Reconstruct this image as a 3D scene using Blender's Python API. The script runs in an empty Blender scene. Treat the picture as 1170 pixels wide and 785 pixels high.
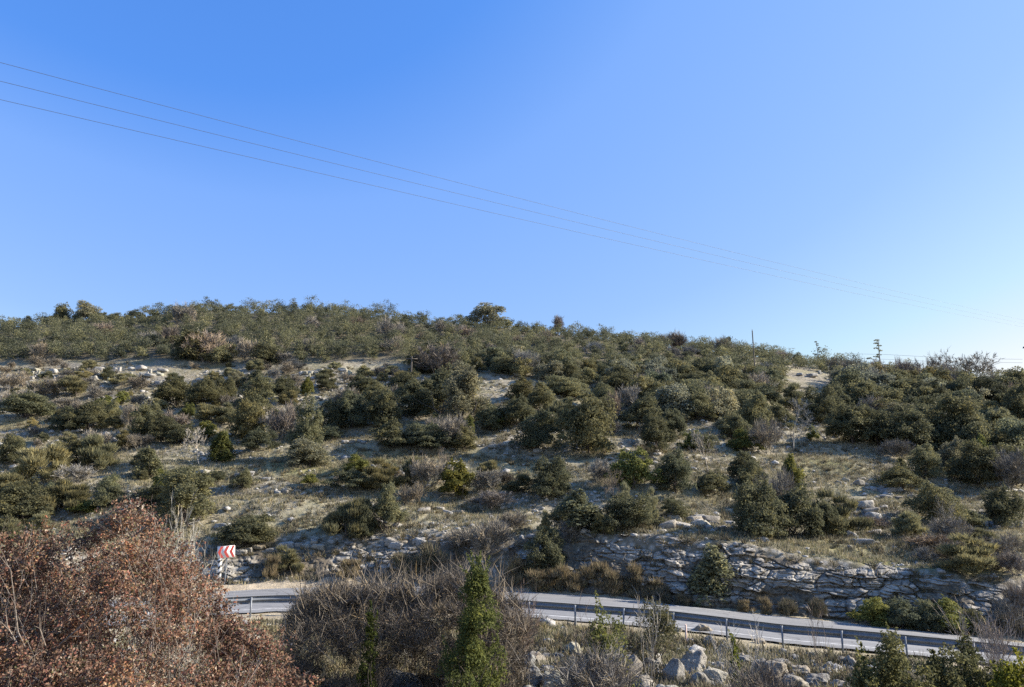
import bpy, math
import numpy as np

rng = np.random.default_rng(7)
scene = bpy.context.scene
COL = scene.collection
R = math.radians

# ------------------------------------------------------------------ camera
PW, PH, F = 1170.0, 785.0, 884.0
CX, CY, HZ = 585.0, 392.5, 591.0
TH = math.atan((HZ - CY) / F)
FWD = np.array([0, math.cos(TH), math.sin(TH)])
UP = np.array([0, -math.sin(TH), math.cos(TH)])
cam = bpy.data.cameras.new('camera')
cam.sensor_width = 36.0
cam.lens = 36.0 * F / PW
cam.clip_start, cam.clip_end = 0.1, 5000
camo = bpy.data.objects.new('camera', cam)
COL.objects.link(camo)
camo.rotation_euler = (R(90) + TH, 0, 0)
scene.camera = camo

# ------------------------------------------------------------------ sky, sun, exposure
SUN_AZ, SUN_EL = 82.0, 29.0          # azimuth clockwise from the view direction
world = bpy.data.worlds.new('World')
scene.world = world
world.use_nodes = True
wn, wl = world.node_tree.nodes, world.node_tree.links
wn.clear()
wo = wn.new('ShaderNodeOutputWorld')
bg = wn.new('ShaderNodeBackground')
sky = wn.new('ShaderNodeTexSky')
sky.sky_type = 'NISHITA'
sky.sun_disc = False
sky.sun_elevation = R(SUN_EL)
sky.sun_rotation = R(SUN_AZ)
sky.altitude = 300
sky.air_density = 1.0
sky.dust_density = 0.1
sky.ozone_density = 2.2
hs = wn.new('ShaderNodeHueSaturation')
hs.inputs['Saturation'].default_value = 1.12
wl.new(sky.outputs[0], hs.inputs['Color'])
# the brightness of the physical sky picks the colour of this afternoon's sky (deep blue away from the sun, pale near it)
tcw = wn.new('ShaderNodeTexCoord')
sxyz = wn.new('ShaderNodeSeparateXYZ'); wl.new(tcw.outputs['Generated'], sxyz.inputs[0])
scol = wn.new('ShaderNodeSeparateColor'); wl.new(hs.outputs[0], scol.inputs[0])
zf = wn.new('ShaderNodeMath'); zf.operation = 'MULTIPLY_ADD'; zf.inputs[1].default_value = .7 / 4; zf.inputs[2].default_value = .62 / 4
wl.new(sxyz.outputs[2], zf.inputs[0])
vm_ = wn.new('ShaderNodeMath'); vm_.operation = 'MULTIPLY'
wl.new(scol.outputs[1], vm_.inputs[0]); wl.new(zf.outputs[0], vm_.inputs[1])
srp = wn.new('ShaderNodeValToRGB')
el = srp.color_ramp.elements
STOPS = [(.15, (.03, .13, .50)), (.345, (.103, .305, .86)), (.40, (.212, .425, .95)), (.57, (.335, .56, .97)), (.75, (.56, .80, .985)), (1, (1, 1, 1))]
while len(el) < len(STOPS): el.new(.5)
for k_, (p_, c_) in enumerate(STOPS):
    el[k_].position = p_; el[k_].color = (*c_, 1)
wl.new(vm_.outputs[0], srp.inputs[0])
sc_ = wn.new('ShaderNodeVectorMath'); sc_.operation = 'SCALE'; sc_.inputs['Scale'].default_value = 3.62
wl.new(srp.outputs[0], sc_.inputs[0])
wl.new(sc_.outputs[0], bg.inputs[0])
bg.inputs[1].default_value = 0.125
wl.new(bg.outputs[0], wo.inputs[0])
sl = bpy.data.lights.new('sun', 'SUN')
sl.energy = 5.0
sl.angle = R(0.5)
sl.color = (1.0, 0.92, 0.80)
so = bpy.data.objects.new('sun', sl)
COL.objects.link(so)
e, a_ = R(SUN_EL), R(SUN_AZ)
SUN = np.array([math.sin(a_) * math.cos(e), math.cos(a_) * math.cos(e), math.sin(e)])
so.rotation_euler = (R(90) - e, 0, math.pi - a_)
scene.view_settings.view_transform = 'Standard'
scene.view_settings.look = 'None'
scene.view_settings.gamma = 1
scene.view_settings.exposure = 1.22
scene.view_settings.use_curve_mapping = False
scene.cycles.use_denoising = False
scene.cycles.max_bounces = 6
scene.cycles.transparent_max_bounces = 8


# ------------------------------------------------------------------ picking points in the place
def ray(px, py):
    d = FWD + (CY - py) / F * UP
    return np.array([(px - CX) / F, d[1], d[2]])


def at(px, py, Y):
    d = ray(px, py)
    return d * (Y / d[1])


def depth_of(p):
    return p[1] * FWD[1] + p[2] * FWD[2]


def project(P):
    P = np.asarray(P, float)
    dep = P[..., 1] * FWD[1] + P[..., 2] * FWD[2]
    return CX + F * P[..., 0] / dep, CY - F * (P[..., 1] * UP[1] + P[..., 2] * UP[2]) / dep


# ------------------------------------------------------------------ noise
def _hash(ix, iy, seed):
    h = (ix.astype(np.int64) * 374761393 + iy.astype(np.int64) * 668265263 + seed * 1442695041) & 0xFFFFFFFF
    h = ((h ^ (h >> 13)) * 1274126177) & 0xFFFFFFFF
    h = h ^ (h >> 16)
    return (h & 0xFFFFFF) / float(0xFFFFFF)


def vnoise(x, y, seed=0):
    x = np.asarray(x, float); y = np.asarray(y, float)
    ix, iy = np.floor(x), np.floor(y)
    fx, fy = x - ix, y - iy
    fx = fx * fx * (3 - 2 * fx); fy = fy * fy * (3 - 2 * fy)
    h = lambda a, b: _hash(ix + a, iy + b, seed)
    return ((h(0, 0) * (1 - fx) + h(1, 0) * fx) * (1 - fy) + (h(0, 1) * (1 - fx) + h(1, 1) * fx) * fy) * 2 - 1


def fbm(x, y, seed=0, octv=4):
    s, amp = 0, 1.0
    for i in range(octv):
        s = s + amp * vnoise(x * 2 ** i, y * 2 ** i, seed + i * 31)
        amp *= 0.5
    return s


def smooth(x, a, b):
    t = np.clip((x - a) / (b - a), 0, 1)
    return t * t * (3 - 2 * t)


# ------------------------------------------------------------------ terrain from control curves
def curve(nodes, left=None, right=None):
    """nodes (px, py, Y) -> arrays over a = X/Y"""
    A, YY, ZZ = [], [], []
    for px, py, Y in nodes:
        p = at(px, py, Y)
        A.append(p[0] / p[1]); YY.append(Y); ZZ.append(p[2])
    if left: A.insert(0, left[0]); YY.insert(0, left[1]); ZZ.insert(0, left[2])
    if right: A.append(right[0]); YY.append(right[1]); ZZ.append(right[2])
    return np.array(A), np.array(YY), np.array(ZZ)


AT = np.linspace(-2.2, 2.2, 1761)


def sm(v, k=25):
    w = np.hanning(k + 2)[1:-1]; w /= w.sum()
    return np.convolve(np.pad(v, k // 2, mode='edge'), w, mode='valid')


def tab(c, k=25):
    return sm(np.interp(AT, c[0], c[1]), k), sm(np.interp(AT, c[0], c[2]), k)


RAIL = curve([(-200, 780, 24), (0, 740, 28), (150, 716, 31.6), (250, 705, 33.6), (310, 701.5, 34.6), (420, 700, 35.2),
              (520, 702.5, 34.8), (620, 709.5, 33.6), (760, 721, 31.6), (895, 739, 29.6), (962, 745, 28.6),
              (1087, 758, 27.2), (1156, 765.5, 26.6), (1300, 784, 25.2)], (-2.2, 15, -5.4), (2.2, 18.5, -6.2))
FAR = curve([(-200, 722, 33.5), (0, 700, 37.5), (150, 683, 41.5), (250, 676, 43.6), (310, 672.5, 44.4), (420, 669, 44.8), (520, 671, 44.2),
             (600, 676, 43), (680, 681.5, 41.9), (760, 690, 40.6), (870, 702, 38.9), (960, 711, 37.6), (1087, 724.5, 36),
             (1170, 735, 35.2), (1300, 751, 34)], (-2.2, 22, -5.2), (2.2, 27, -6.0))
yr, zr = tab(RAIL)
yf, zf = tab(FAR)
BASE = curve([(-200, 706, 35.5), (0, 688, 39.5), (150, 671, 43.4), (250, 664.5, 45.8), (310, 661.5, 46.4), (420, 660, 46.8), (520, 663, 46),
              (600, 670, 44.6), (680, 676, 43.2), (760, 684.5, 41.9), (870, 696, 40.2), (960, 704.5, 38.9), (1087, 717.5, 37.3),
              (1170, 728, 36.5), (1300, 744, 35.4)], (-2.2, 24, -5.0), (2.2, 28.5, -5.8))
TOP = curve([(-200, 655, 40), (0, 636, 43), (150, 630, 47), (250, 626, 49), (310, 619, 49.6), (420, 612, 49.6), (500, 610, 48.8),
             (600, 615, 47.4), (680, 611, 45.4), (760, 612, 43.9), (850, 624, 42.3), (900, 634, 41.6), (1000, 646, 40.2),
             (1100, 657, 39), (1170, 663, 38.6), (1300, 680, 37.6)], (-2.2, 28, -2.5), (2.2, 31, -3.5))
H1 = curve([(-200, 605, 51), (0, 592, 54), (300, 573, 55), (450, 577, 55), (600, 573, 55), (750, 578, 53), (900, 592, 52), (1050, 600, 51),
            (1170, 610, 51), (1300, 622, 51)], (-2.2, 48, -.8), (2.2, 48, -1.5))
H2 = curve([(-200, 530, 66), (0, 526, 66), (300, 522, 67), (600, 517, 68), (750, 520, 67), (900, 537, 66), (1050, 548, 66), (1170, 556, 66),
            (1300, 565, 66)], (-2.2, 66, 4.2), (2.2, 66, 2))
H3 = curve([(-200, 476, 85), (0, 471, 85), (300, 464, 86), (600, 464, 86), (900, 480, 86), (1170, 497, 86), (1300, 505, 86)],
           (-2.2, 85, 11), (2.2, 86, 7))
H4 = curve([(-200, 433, 105), (0, 428, 105), (300, 424, 106), (600, 427, 106), (900, 441, 106), (1170, 462, 106), (1300, 470, 106)],
           (-2.2, 105, 18), (2.2, 106, 12))
RIDGE = curve([(-300, 392, 150), (0, 374, 150), (60, 367, 150), (130, 363, 150), (200, 358, 150), (260, 354, 150), (350, 357, 150), (480, 369, 148),
               (560, 373, 146), (650, 386, 144), (760, 394, 142), (880, 407, 138), (1000, 426, 134), (1100, 442, 130), (1170, 446, 128),
               (1400, 455, 125)], (-2.2, 150, 28), (2.2, 125, 14))
one = np.ones_like(AT)
CT = [(-60 * one, -1.5 * one), (0 * one, -1.7 * one), (2.5 * one, -1.8 * one), (8 * one, -3.9 * one), (14 * one, -5.0 * one),
      (20 * one, np.minimum(-5.15, zr - .45)), (yr - 2.2, zr - .22), (yr + .2, zr), (yf, zf), tab(BASE), tab(TOP), tab(H1), tab(H2), tab(H3), tab(H4), tab(RIDGE)]
ry, rz = CT[-1]
CT += [(ry + 12, rz + .3), (ry + 60, rz - 8), (ry + 200, rz - 40), (ry + 900, rz - 120)]
CYs = np.array([c[0] for c in CT]); CZs = np.array([c[1] for c in CT])
YT = np.concatenate([np.arange(-60, 18, 1.0), np.arange(18, 60, .125), np.arange(60, 160, .5), np.arange(160, 1000, 20)])
ZT = np.empty((len(AT), len(YT)))
for i in range(len(AT)):
    o = np.maximum.accumulate(CYs[i if False else slice(None), i] + np.arange(len(CT)) * 1e-4)
    ZT[i] = np.interp(YT, o, CZs[:, i])
yb, zb = CT[9]; yt, zt = CT[10]


def acol(X, Y):
    return np.clip(X / np.maximum(Y, 10.0), AT[0], AT[-1])


def base_h(X, Y):
    a = acol(X, Y)
    fi = (a - AT[0]) / (AT[1] - AT[0])
    i = np.clip(fi.astype(int), 0, len(AT) - 2); fa = fi - i
    j = np.clip(np.searchsorted(YT, Y) - 1, 0, len(YT) - 2)
    fy = np.clip((Y - YT[j]) / (YT[j + 1] - YT[j]), 0, 1)
    return (ZT[i, j] * (1 - fa) + ZT[i + 1, j] * fa) * (1 - fy) + (ZT[i, j + 1] * (1 - fa) + ZT[i + 1, j + 1] * fa) * fy


def roadmask(X, Y):
    a = acol(X, Y)
    n, f = np.interp(a, AT, yr), np.interp(a, AT, yf)
    return smooth(Y, n - 1.2, n - .2) * (1 - smooth(Y, f + .2, f + 1.4))


def terrace(z, X, Y):
    p = 2.1
    q = z / p + .55 * vnoise(X / 22, Y / 22, 5) + .15 * vnoise(X / 6, Y / 6, 6)
    fr = q - np.floor(q)
    g = np.where(fr < .68, fr * .58 / .68 * .75, 0.435 + (fr - .68) / .32 * .565)
    return p * (g - fr), fr


def ground(X, Y):
    X = np.asarray(X, float); Y = np.asarray(Y, float)
    z = base_h(X, Y)
    a = acol(X, Y)
    t = np.interp(a, AT, yt)
    hill = smooth(Y, t + 1.5, t + 7)
    dz, _ = terrace(z, X, Y)
    rm = roadmask(X, Y)
    z = z + hill * dz * (1 - .6 * smooth(Y, 100, 112))
    z = z + (1 - rm) * (.16 * fbm(X / 3.1, Y / 3.1, 11, 3) + .07 * vnoise(X / .55, Y / .55, 17)) + hill * .55 * vnoise(X / 13, Y / 13, 19)
    return z - .07 * rm


def g1(x, y):
    return float(ground(np.array([x]), np.array([y]))[0])


YS = np.concatenate([np.arange(17, 80, .06), np.arange(80, 175, .15)])


def hit(px, py, ymin=17):
    """the ground point seen along a photo pixel"""
    d = ray(px, py)
    ys = YS[YS >= ymin]
    P = d[None, :] * (ys / d[1])[:, None]
    below = P[:, 2] <= ground(P[:, 0], P[:, 1])
    k = np.argmax(below) if below.any() else len(ys) - 1
    if not below.any():
        k = int(np.argmin(P[:, 2] - ground(P[:, 0], P[:, 1])))
    p = P[k]
    return np.array([p[0], p[1], g1(p[0], p[1])])


# ------------------------------------------------------------------ mesh helpers
class MB:
    def __init__(s):
        s.v, s.f, s.n = [], [], 0

    def add(s, V, Fc):
        V = np.asarray(V, float).reshape(-1, 3); Fc = np.asarray(Fc, int)
        s.v.append(V); s.f.append(Fc + s.n); s.n += len(V)
        return s

    def mesh(s, name, mat=None, smooth_=False):
        me = bpy.data.meshes.new(name)
        V = np.concatenate(s.v) if s.v else np.zeros((0, 3))
        me.vertices.add(len(V)); me.vertices.foreach_set('co', V.astype(np.float32).ravel())
        tot = np.concatenate([np.full(len(f), f.shape[1]) for f in s.f])
        idx = np.concatenate([f.ravel() for f in s.f])
        me.loops.add(len(idx)); me.loops.foreach_set('vertex_index', idx.astype(np.int32))
        me.polygons.add(len(tot))
        st = np.concatenate([[0], np.cumsum(tot)[:-1]])
        me.polygons.foreach_set('loop_start', st.astype(np.int32))
        me.polygons.foreach_set('loop_total', tot.astype(np.int32))
        if smooth_:
            me.polygons.foreach_set('use_smooth', np.ones(len(tot), bool))
        me.update(calc_edges=True)
        if mat: me.materials.append(mat)
        return me


def link(name, me, parent=None, loc=None, color=None):
    o = bpy.data.objects.new(name, me)
    COL.objects.link(o)
    if parent: o.parent = parent
    if loc is not None: o.location = loc
    if color is not None: o.color = (*color, 1)
    return o


def tag(o, label=None, cat=None, group=None, kind=None):
    if label: o['label'] = label
    if cat: o['category'] = cat
    if group: o['group'] = group
    if kind: o['kind'] = kind
    return o


def thing(name, loc, label, cat, group=None, rz=0, scale=None):
    o = bpy.data.objects.new(name, None)
    COL.objects.link(o)
    o.empty_display_size = .3
    o.location = loc; o.rotation_euler = (0, 0, rz)
    if scale is not None: o.scale = scale
    return tag(o, label, cat, group)


def norm(v):
    return v / np.maximum(np.linalg.norm(v, axis=-1, keepdims=True), 1e-9)


def rdir(n):
    return norm(rng.normal(size=(n, 3)))


def leafquads(P, N, size, wid=.6, bias=.6, fold=.12, tdir=None):
    """rhombic leaves at P, facing roughly N"""
    n = len(P)
    nn = norm(norm(N) * bias + rdir(n) * (1.0001 - bias * .5))
    ref = rdir(n) if tdir is None else norm(tdir + .6 * rdir(n))
    t = norm(ref - nn * (ref * nn).sum(1, keepdims=True))
    b = np.cross(nn, t)
    L = (size * rng.uniform(.65, 1.35, n))[:, None]
    W = L * wid
    V = np.stack([P - t * L * .5, P + b * W * .5 + nn * L * fold, P + t * L * .5, P - b * W * .5 + nn * L * fold], 1)
    return V.reshape(-1, 3), np.arange(4 * n).reshape(n, 4)


def strands(P, D, length, width):
    """thin tapering blades from P along D"""
    n = len(P)
    D = norm(D)
    L = (length * rng.uniform(.6, 1.4, n))[:, None]
    s = norm(np.cross(D, rdir(n)))
    bend = rdir(n) * L * .12
    w = np.full((n, 1), width) * rng.uniform(.7, 1.3, (n, 1))
    w = w * 1.4
    mid, tip = P + D * L * .55 + bend, P + D * L + bend * .4
    V = np.stack([P - s * w * .5, P + s * w * .5, mid + s * w * .4, tip + s * w * .1, tip - s * w * .1, mid - s * w * .4], 1)
    k = 6 * np.arange(n)[:, None, None]
    return V.reshape(-1, 3), (k + np.array([[0, 1, 2, 5], [5, 2, 3, 4]])[None]).reshape(-1, 4)


def prisms(P0, P1, r0, r1, k=3):
    P0 = np.asarray(P0, float); P1 = np.asarray(P1, float)
    n = len(P0)
    d = norm(P1 - P0)
    ref = np.where(np.abs(d[:, 2:3]) > .9, np.array([[1., 0, 0]]), np.array([[0., 0, 1.]]))
    u = norm(np.cross(d, ref)); w = np.cross(d, u)
    ang = np.arange(k) * 2 * math.pi / k
    ring = u[:, None, :] * np.cos(ang)[None, :, None] + w[:, None, :] * np.sin(ang)[None, :, None]
    r0 = np.broadcast_to(np.asarray(r0, float), (n,)); r1 = np.broadcast_to(np.asarray(r1, float), (n,))
    A = P0[:, None] + ring * r0[:, None, None]
    B = P1[:, None] + ring * r1[:, None, None]
    V = np.concatenate([A, B], 1).reshape(-1, 3)
    i = np.arange(k); j = (i + 1) % k
    q = np.stack([i, j, j + k, i + k], 1)
    Fc = (np.arange(n)[:, None, None] * 2 * k + q[None]).reshape(-1, 4)
    return V, Fc


def tube(mb, pts, rad, k=8):
    pts = np.asarray(pts, float)
    n = len(pts)
    rad = np.broadcast_to(np.asarray(rad, float), (n,))
    d = norm(np.gradient(pts, axis=0))
    ref = np.array([0, 0, 1.]) if abs(d[0, 2]) < .9 else np.array([1., 0, 0])
    u = norm(np.cross(d, ref)); w = np.cross(d, u)
    ang = np.arange(k) * 2 * math.pi / k
    V = pts[:, None] + (u[:, None] * np.cos(ang)[None, :, None] + w[:, None] * np.sin(ang)[None, :, None]) * rad[:, None, None]
    i = np.arange(k); j = (i + 1) % k
    q = np.stack([i, j, j + k, i + k], 1)
    Fc = (np.arange(n - 1)[:, None, None] * k + q[None]).reshape(-1, 4)
    mb.add(V.reshape(-1, 3), Fc)
    mb.add(V[-1], np.arange(k)[None]); mb.add(V[0], np.arange(k)[None, ::-1])


def boxv(c, s, M=None):
    c = np.asarray(c, float); s = np.asarray(s, float) / 2
    V = np.array([[x, y, z] for x in (-1, 1) for y in (-1, 1) for z in (-1, 1)]) * s
    if M is not None: V = V @ np.asarray(M).T
    return V + c, np.array([[0, 1, 3, 2], [4, 6, 7, 5], [0, 4, 5, 1], [2, 3, 7, 6], [0, 2, 6, 4], [1, 5, 7, 3]])


# ------------------------------------------------------------------ materials
def mat(name):
    m = bpy.data.materials.new(name)
    m.use_nodes = True
    n, l = m.node_tree.nodes, m.node_tree.links
    return m, n, l, n['Principled BSDF']


def ramp(n, stops):
    r = n.new('ShaderNodeValToRGB')
    el = r.color_ramp.elements
    while len(el) < len(stops): el.new(.5)
    for k, (p, c) in enumerate(stops):
        el[k].position = p
        el[k].color = (*c, 1) if len(c) == 3 else c
    return r


def noise(n, l, scale, detail=4, rough=.6, vec=None):
    t = n.new('ShaderNodeTexNoise')
    t.inputs['Scale'].default_value = scale; t.inputs['Detail'].default_value = detail; t.inputs['Roughness'].default_value = rough
    if vec is not None: l.new(vec, t.inputs['Vector'])
    return t


def mixc(n, l, fac, a, b, mode='MIX'):
    m = n.new('ShaderNodeMix'); m.data_type = 'RGBA'; m.blend_type = mode
    for sock, v in ((m.inputs[0], fac), (m.inputs[6], a), (m.inputs[7], b)):
        if hasattr(v, 'links') or hasattr(v, 'is_linked'): l.new(v, sock)
        elif isinstance(v, (int, float)): sock.default_value = v
        else: sock.default_value = (*v, 1)
    return m.outputs[2]


def leaf_mat(name, stops=None, transl=.42, rough=.7, spread=.42):
    """leaf colour = object colour x variation from leaf to leaf and spray to spray"""
    m, n, l, p = mat(name)
    geo = n.new('ShaderNodeNewGeometry')
    tc = n.new('ShaderNodeTexCoord')
    if stops:
        rp = ramp(n, stops); rp.color_ramp.interpolation = 'LINEAR'
        if name in ('autumn_leaves', 'bramble_leaves'):
            np_ = noise(n, l, 2.6, 3, .6, tc.outputs['Object'])
            st_ = n.new('ShaderNodeMath'); st_.operation = 'MULTIPLY_ADD'; st_.inputs[1].default_value = 1.9; st_.inputs[2].default_value = -.68
            l.new(np_.outputs[0], st_.inputs[0])
            ad = n.new('ShaderNodeMath'); ad.operation = 'MULTIPLY_ADD'; ad.inputs[1].default_value = .62; ad.use_clamp = True
            l.new(geo.outputs['Random Per Island'], ad.inputs[0]); l.new(st_.outputs[0], ad.inputs[2])
            l.new(ad.outputs[0], rp.inputs[0])
        else:
            l.new(geo.outputs['Random Per Island'], rp.inputs[0])
        base = rp.outputs[0]
    else:
        oi = n.new('ShaderNodeObjectInfo')
        rp = ramp(n, [(0, (1 - spread, 1 - spread, 1 - spread)), (.5, (1, 1, 1)), (.85, (1 + spread * .5, 1 + spread * .45, 1 + spread * .2)), (1, (1.7, 1.5, 1.1))])
        l.new(geo.outputs['Random Per Island'], rp.inputs[0])
        base = mixc(n, l, 1.0, oi.outputs['Color'], rp.outputs[0], 'MULTIPLY')
    nz = noise(n, l, 1.6, 2, .5, tc.outputs['Object'])
    r2 = ramp(n, [(.32, (.72, .76, .8)), (.55, (1, 1, 1)), (.72, (1.35, 1.25, 1.0))])
    l.new(nz.outputs[0], r2.inputs[0])
    c = mixc(n, l, 1.0, base, r2.outputs[0], 'MULTIPLY')
    if name == 'woodland_leaves':
        at_ = n.new('ShaderNodeAttribute'); at_.attribute_name = 'tint'
        r5 = ramp(n, [(0, (.42, .46, .48)), (.35, (.8, .82, .85)), (.65, (1.05, 1.03, .95)), (1, (1.6, 1.5, 1.25))])
        l.new(at_.outputs['Fac'], r5.inputs[0])
        c = mixc(n, l, 1.0, c, r5.outputs[0], 'MULTIPLY')
    l.new(c, p.inputs['Base Color'])
    p.inputs['Roughness'].default_value = rough
    p.inputs['Specular IOR Level'].default_value = .12
    tr = n.new('ShaderNodeBsdfTranslucent')
    l.new(c, tr.inputs[0])
    mx = n.new('ShaderNodeMixShader'); mx.inputs[0].default_value = transl
    l.new(p.outputs[0], mx.inputs[1]); l.new(tr.outputs[0], mx.inputs[2])
    l.new(mx.outputs[0], n['Material Output'].inputs[0])
    return m


def bark_mat(name, c1, c2, scale=8):
    m, n, l, p = mat(name)
    tc = n.new('ShaderNodeTexCoord')
    nz = noise(n, l, scale, 5, .65, tc.outputs['Object'])
    rp = ramp(n, [(.3, c1), (.7, c2)])
    l.new(nz.outputs[0], rp.inputs[0]); l.new(rp.outputs[0], p.inputs['Base Color'])
    p.inputs['Roughness'].default_value = .9
    bp = n.new('ShaderNodeBump'); bp.inputs['Strength'].default_value = .4; bp.inputs['Distance'].default_value = .02
    l.new(nz.outputs[0], bp.inputs['Height']); l.new(bp.outputs[0], p.inputs['Normal'])
    return m


M_LEAF = leaf_mat('evergreen_leaves')
M_STRAND = leaf_mat('broom_sprays', transl=.35)
M_TWIG = leaf_mat('grey_twigs', transl=.0, rough=.85, spread=.45)
M_GRASS = leaf_mat('dry_grass', [(0, (.26, .222, .15)), (.35, (.34, .295, .205)), (.6, (.225, .205, .12)), (.8, (.155, .155, .075)), (1, (.40, .355, .27))], transl=.3)
M_SCRUB = leaf_mat('low_scrub', [(0, (.10, .085, .06)), (.3, (.19, .16, .12)), (.55, (.12, .115, .06)), (.8, (.22, .17, .11)), (1, (.09, .10, .045))], transl=.15)
M_WOOD = leaf_mat('woodland_leaves', [(0, (.10, .105, .06)), (.35, (.15, .154, .09)), (.7, (.18, .18, .108)), (.9, (.205, .20, .13)), (1, (.26, .245, .185))])
M_RED = leaf_mat('autumn_leaves', [(0, (.05, .036, .026)), (.2, (.125, .08, .052)), (.40, (.205, .125, .08)), (.54, (.28, .17, .12)), (.66, (.26, .095, .068)), (.74, (.33, .23, .16)),
                                   (.81, (.28, .15, .09)), (.88, (.15, .145, .068)), (.94, (.13, .12, .06)), (1, (.42, .34, .265))], transl=.25)
M_BRAMBLE = leaf_mat('bramble_leaves', [(0, (.045, .038, .028)), (.35, (.10, .078, .058)), (.6, (.16, .12, .088)), (.78, (.24, .175, .13)), (.9, (.09, .09, .05)), (1, (.13, .12, .07))], transl=.2)
M_OCHRE = leaf_mat('dry_brush_leaves', [(0, (.12, .09, .055)), (.4, (.23, .175, .105)), (.75, (.31, .245, .145)), (1, (.17, .155, .07))], transl=.25)
M_BARK = bark_mat('bark', (.09, .075, .06), (.2, .17, .14))
M_PALEBARK = bark_mat('pale_bark', (.26, .23, .2), (.45, .41, .37))
M_DARKBARK = bark_mat('dark_bark', (.05, .04, .035), (.13, .1, .08))


def rock_mat(name, cols, scale=1.5):
    m, n, l, p = mat(name)
    tc = n.new('ShaderNodeTexCoord')
    oi = n.new('ShaderNodeObjectInfo')
    vm = n.new('ShaderNodeVectorMath'); vm.operation = 'ADD'
    l.new(tc.outputs['Object'], vm.inputs[0])
    cmb = n.new('ShaderNodeVectorMath'); cmb.operation = 'SCALE'; cmb.inputs['Scale'].default_value = 37
    l.new(oi.outputs['Random'], cmb.inputs[0])
    l.new(cmb.outputs[0], vm.inputs[1])
    nz = noise(n, l, scale, 8, .68, vm.outputs[0])
    rp = ramp(n, cols)
    l.new(nz.outputs[0], rp.inputs[0])
    n2 = noise(n, l, scale * 7, 6, .7, vm.outputs[0])
    r2 = ramp(n, [(.33, (.45, .43, .40)), (.5, (1, 1, 1)), (.75, (1.12, 1.1, 1.06))])
    l.new(n2.outputs[0], r2.inputs[0])
    c = mixc(n, l, 1.0, rp.outputs[0], r2.outputs[0], 'MULTIPLY')
    c = mixc(n, l, 1.0, c, oi.outputs['Color'], 'MULTIPLY')
    l.new(c, p.inputs['Base Color'])
    p.inputs['Roughness'].default_value = .92
    vo = n.new('ShaderNodeTexVoronoi'); vo.feature = 'DISTANCE_TO_EDGE'; vo.inputs['Scale'].default_value = scale * 2.2
    l.new(vm.outputs[0], vo.inputs['Vector'])
    r3 = ramp(n, [(0, (0, 0, 0)), (.06, (1, 1, 1))])
    l.new(vo.outputs[0], r3.inputs[0])
    b1 = n.new('ShaderNodeBump'); b1.inputs['Strength'].default_value = .5; b1.inputs['Distance'].default_value = .05
    l.new(r3.outputs[0], b1.inputs['Height'])
    b2 = n.new('ShaderNodeBump'); b2.inputs['Strength'].default_value = .8; b2.inputs['Distance'].default_value = .06
    l.new(n2.outputs[0], b2.inputs['Height']); l.new(b1.outputs[0], b2.inputs['Normal'])
    l.new(b2.outputs[0], p.inputs['Normal'])
    return m


M_ROCK = rock_mat('limestone', [(.3, (.20, .185, .17)), (.45, (.36, .34, .31)), (.6, (.46, .44, .40)), (.75, (.52, .46, .38))])


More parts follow.
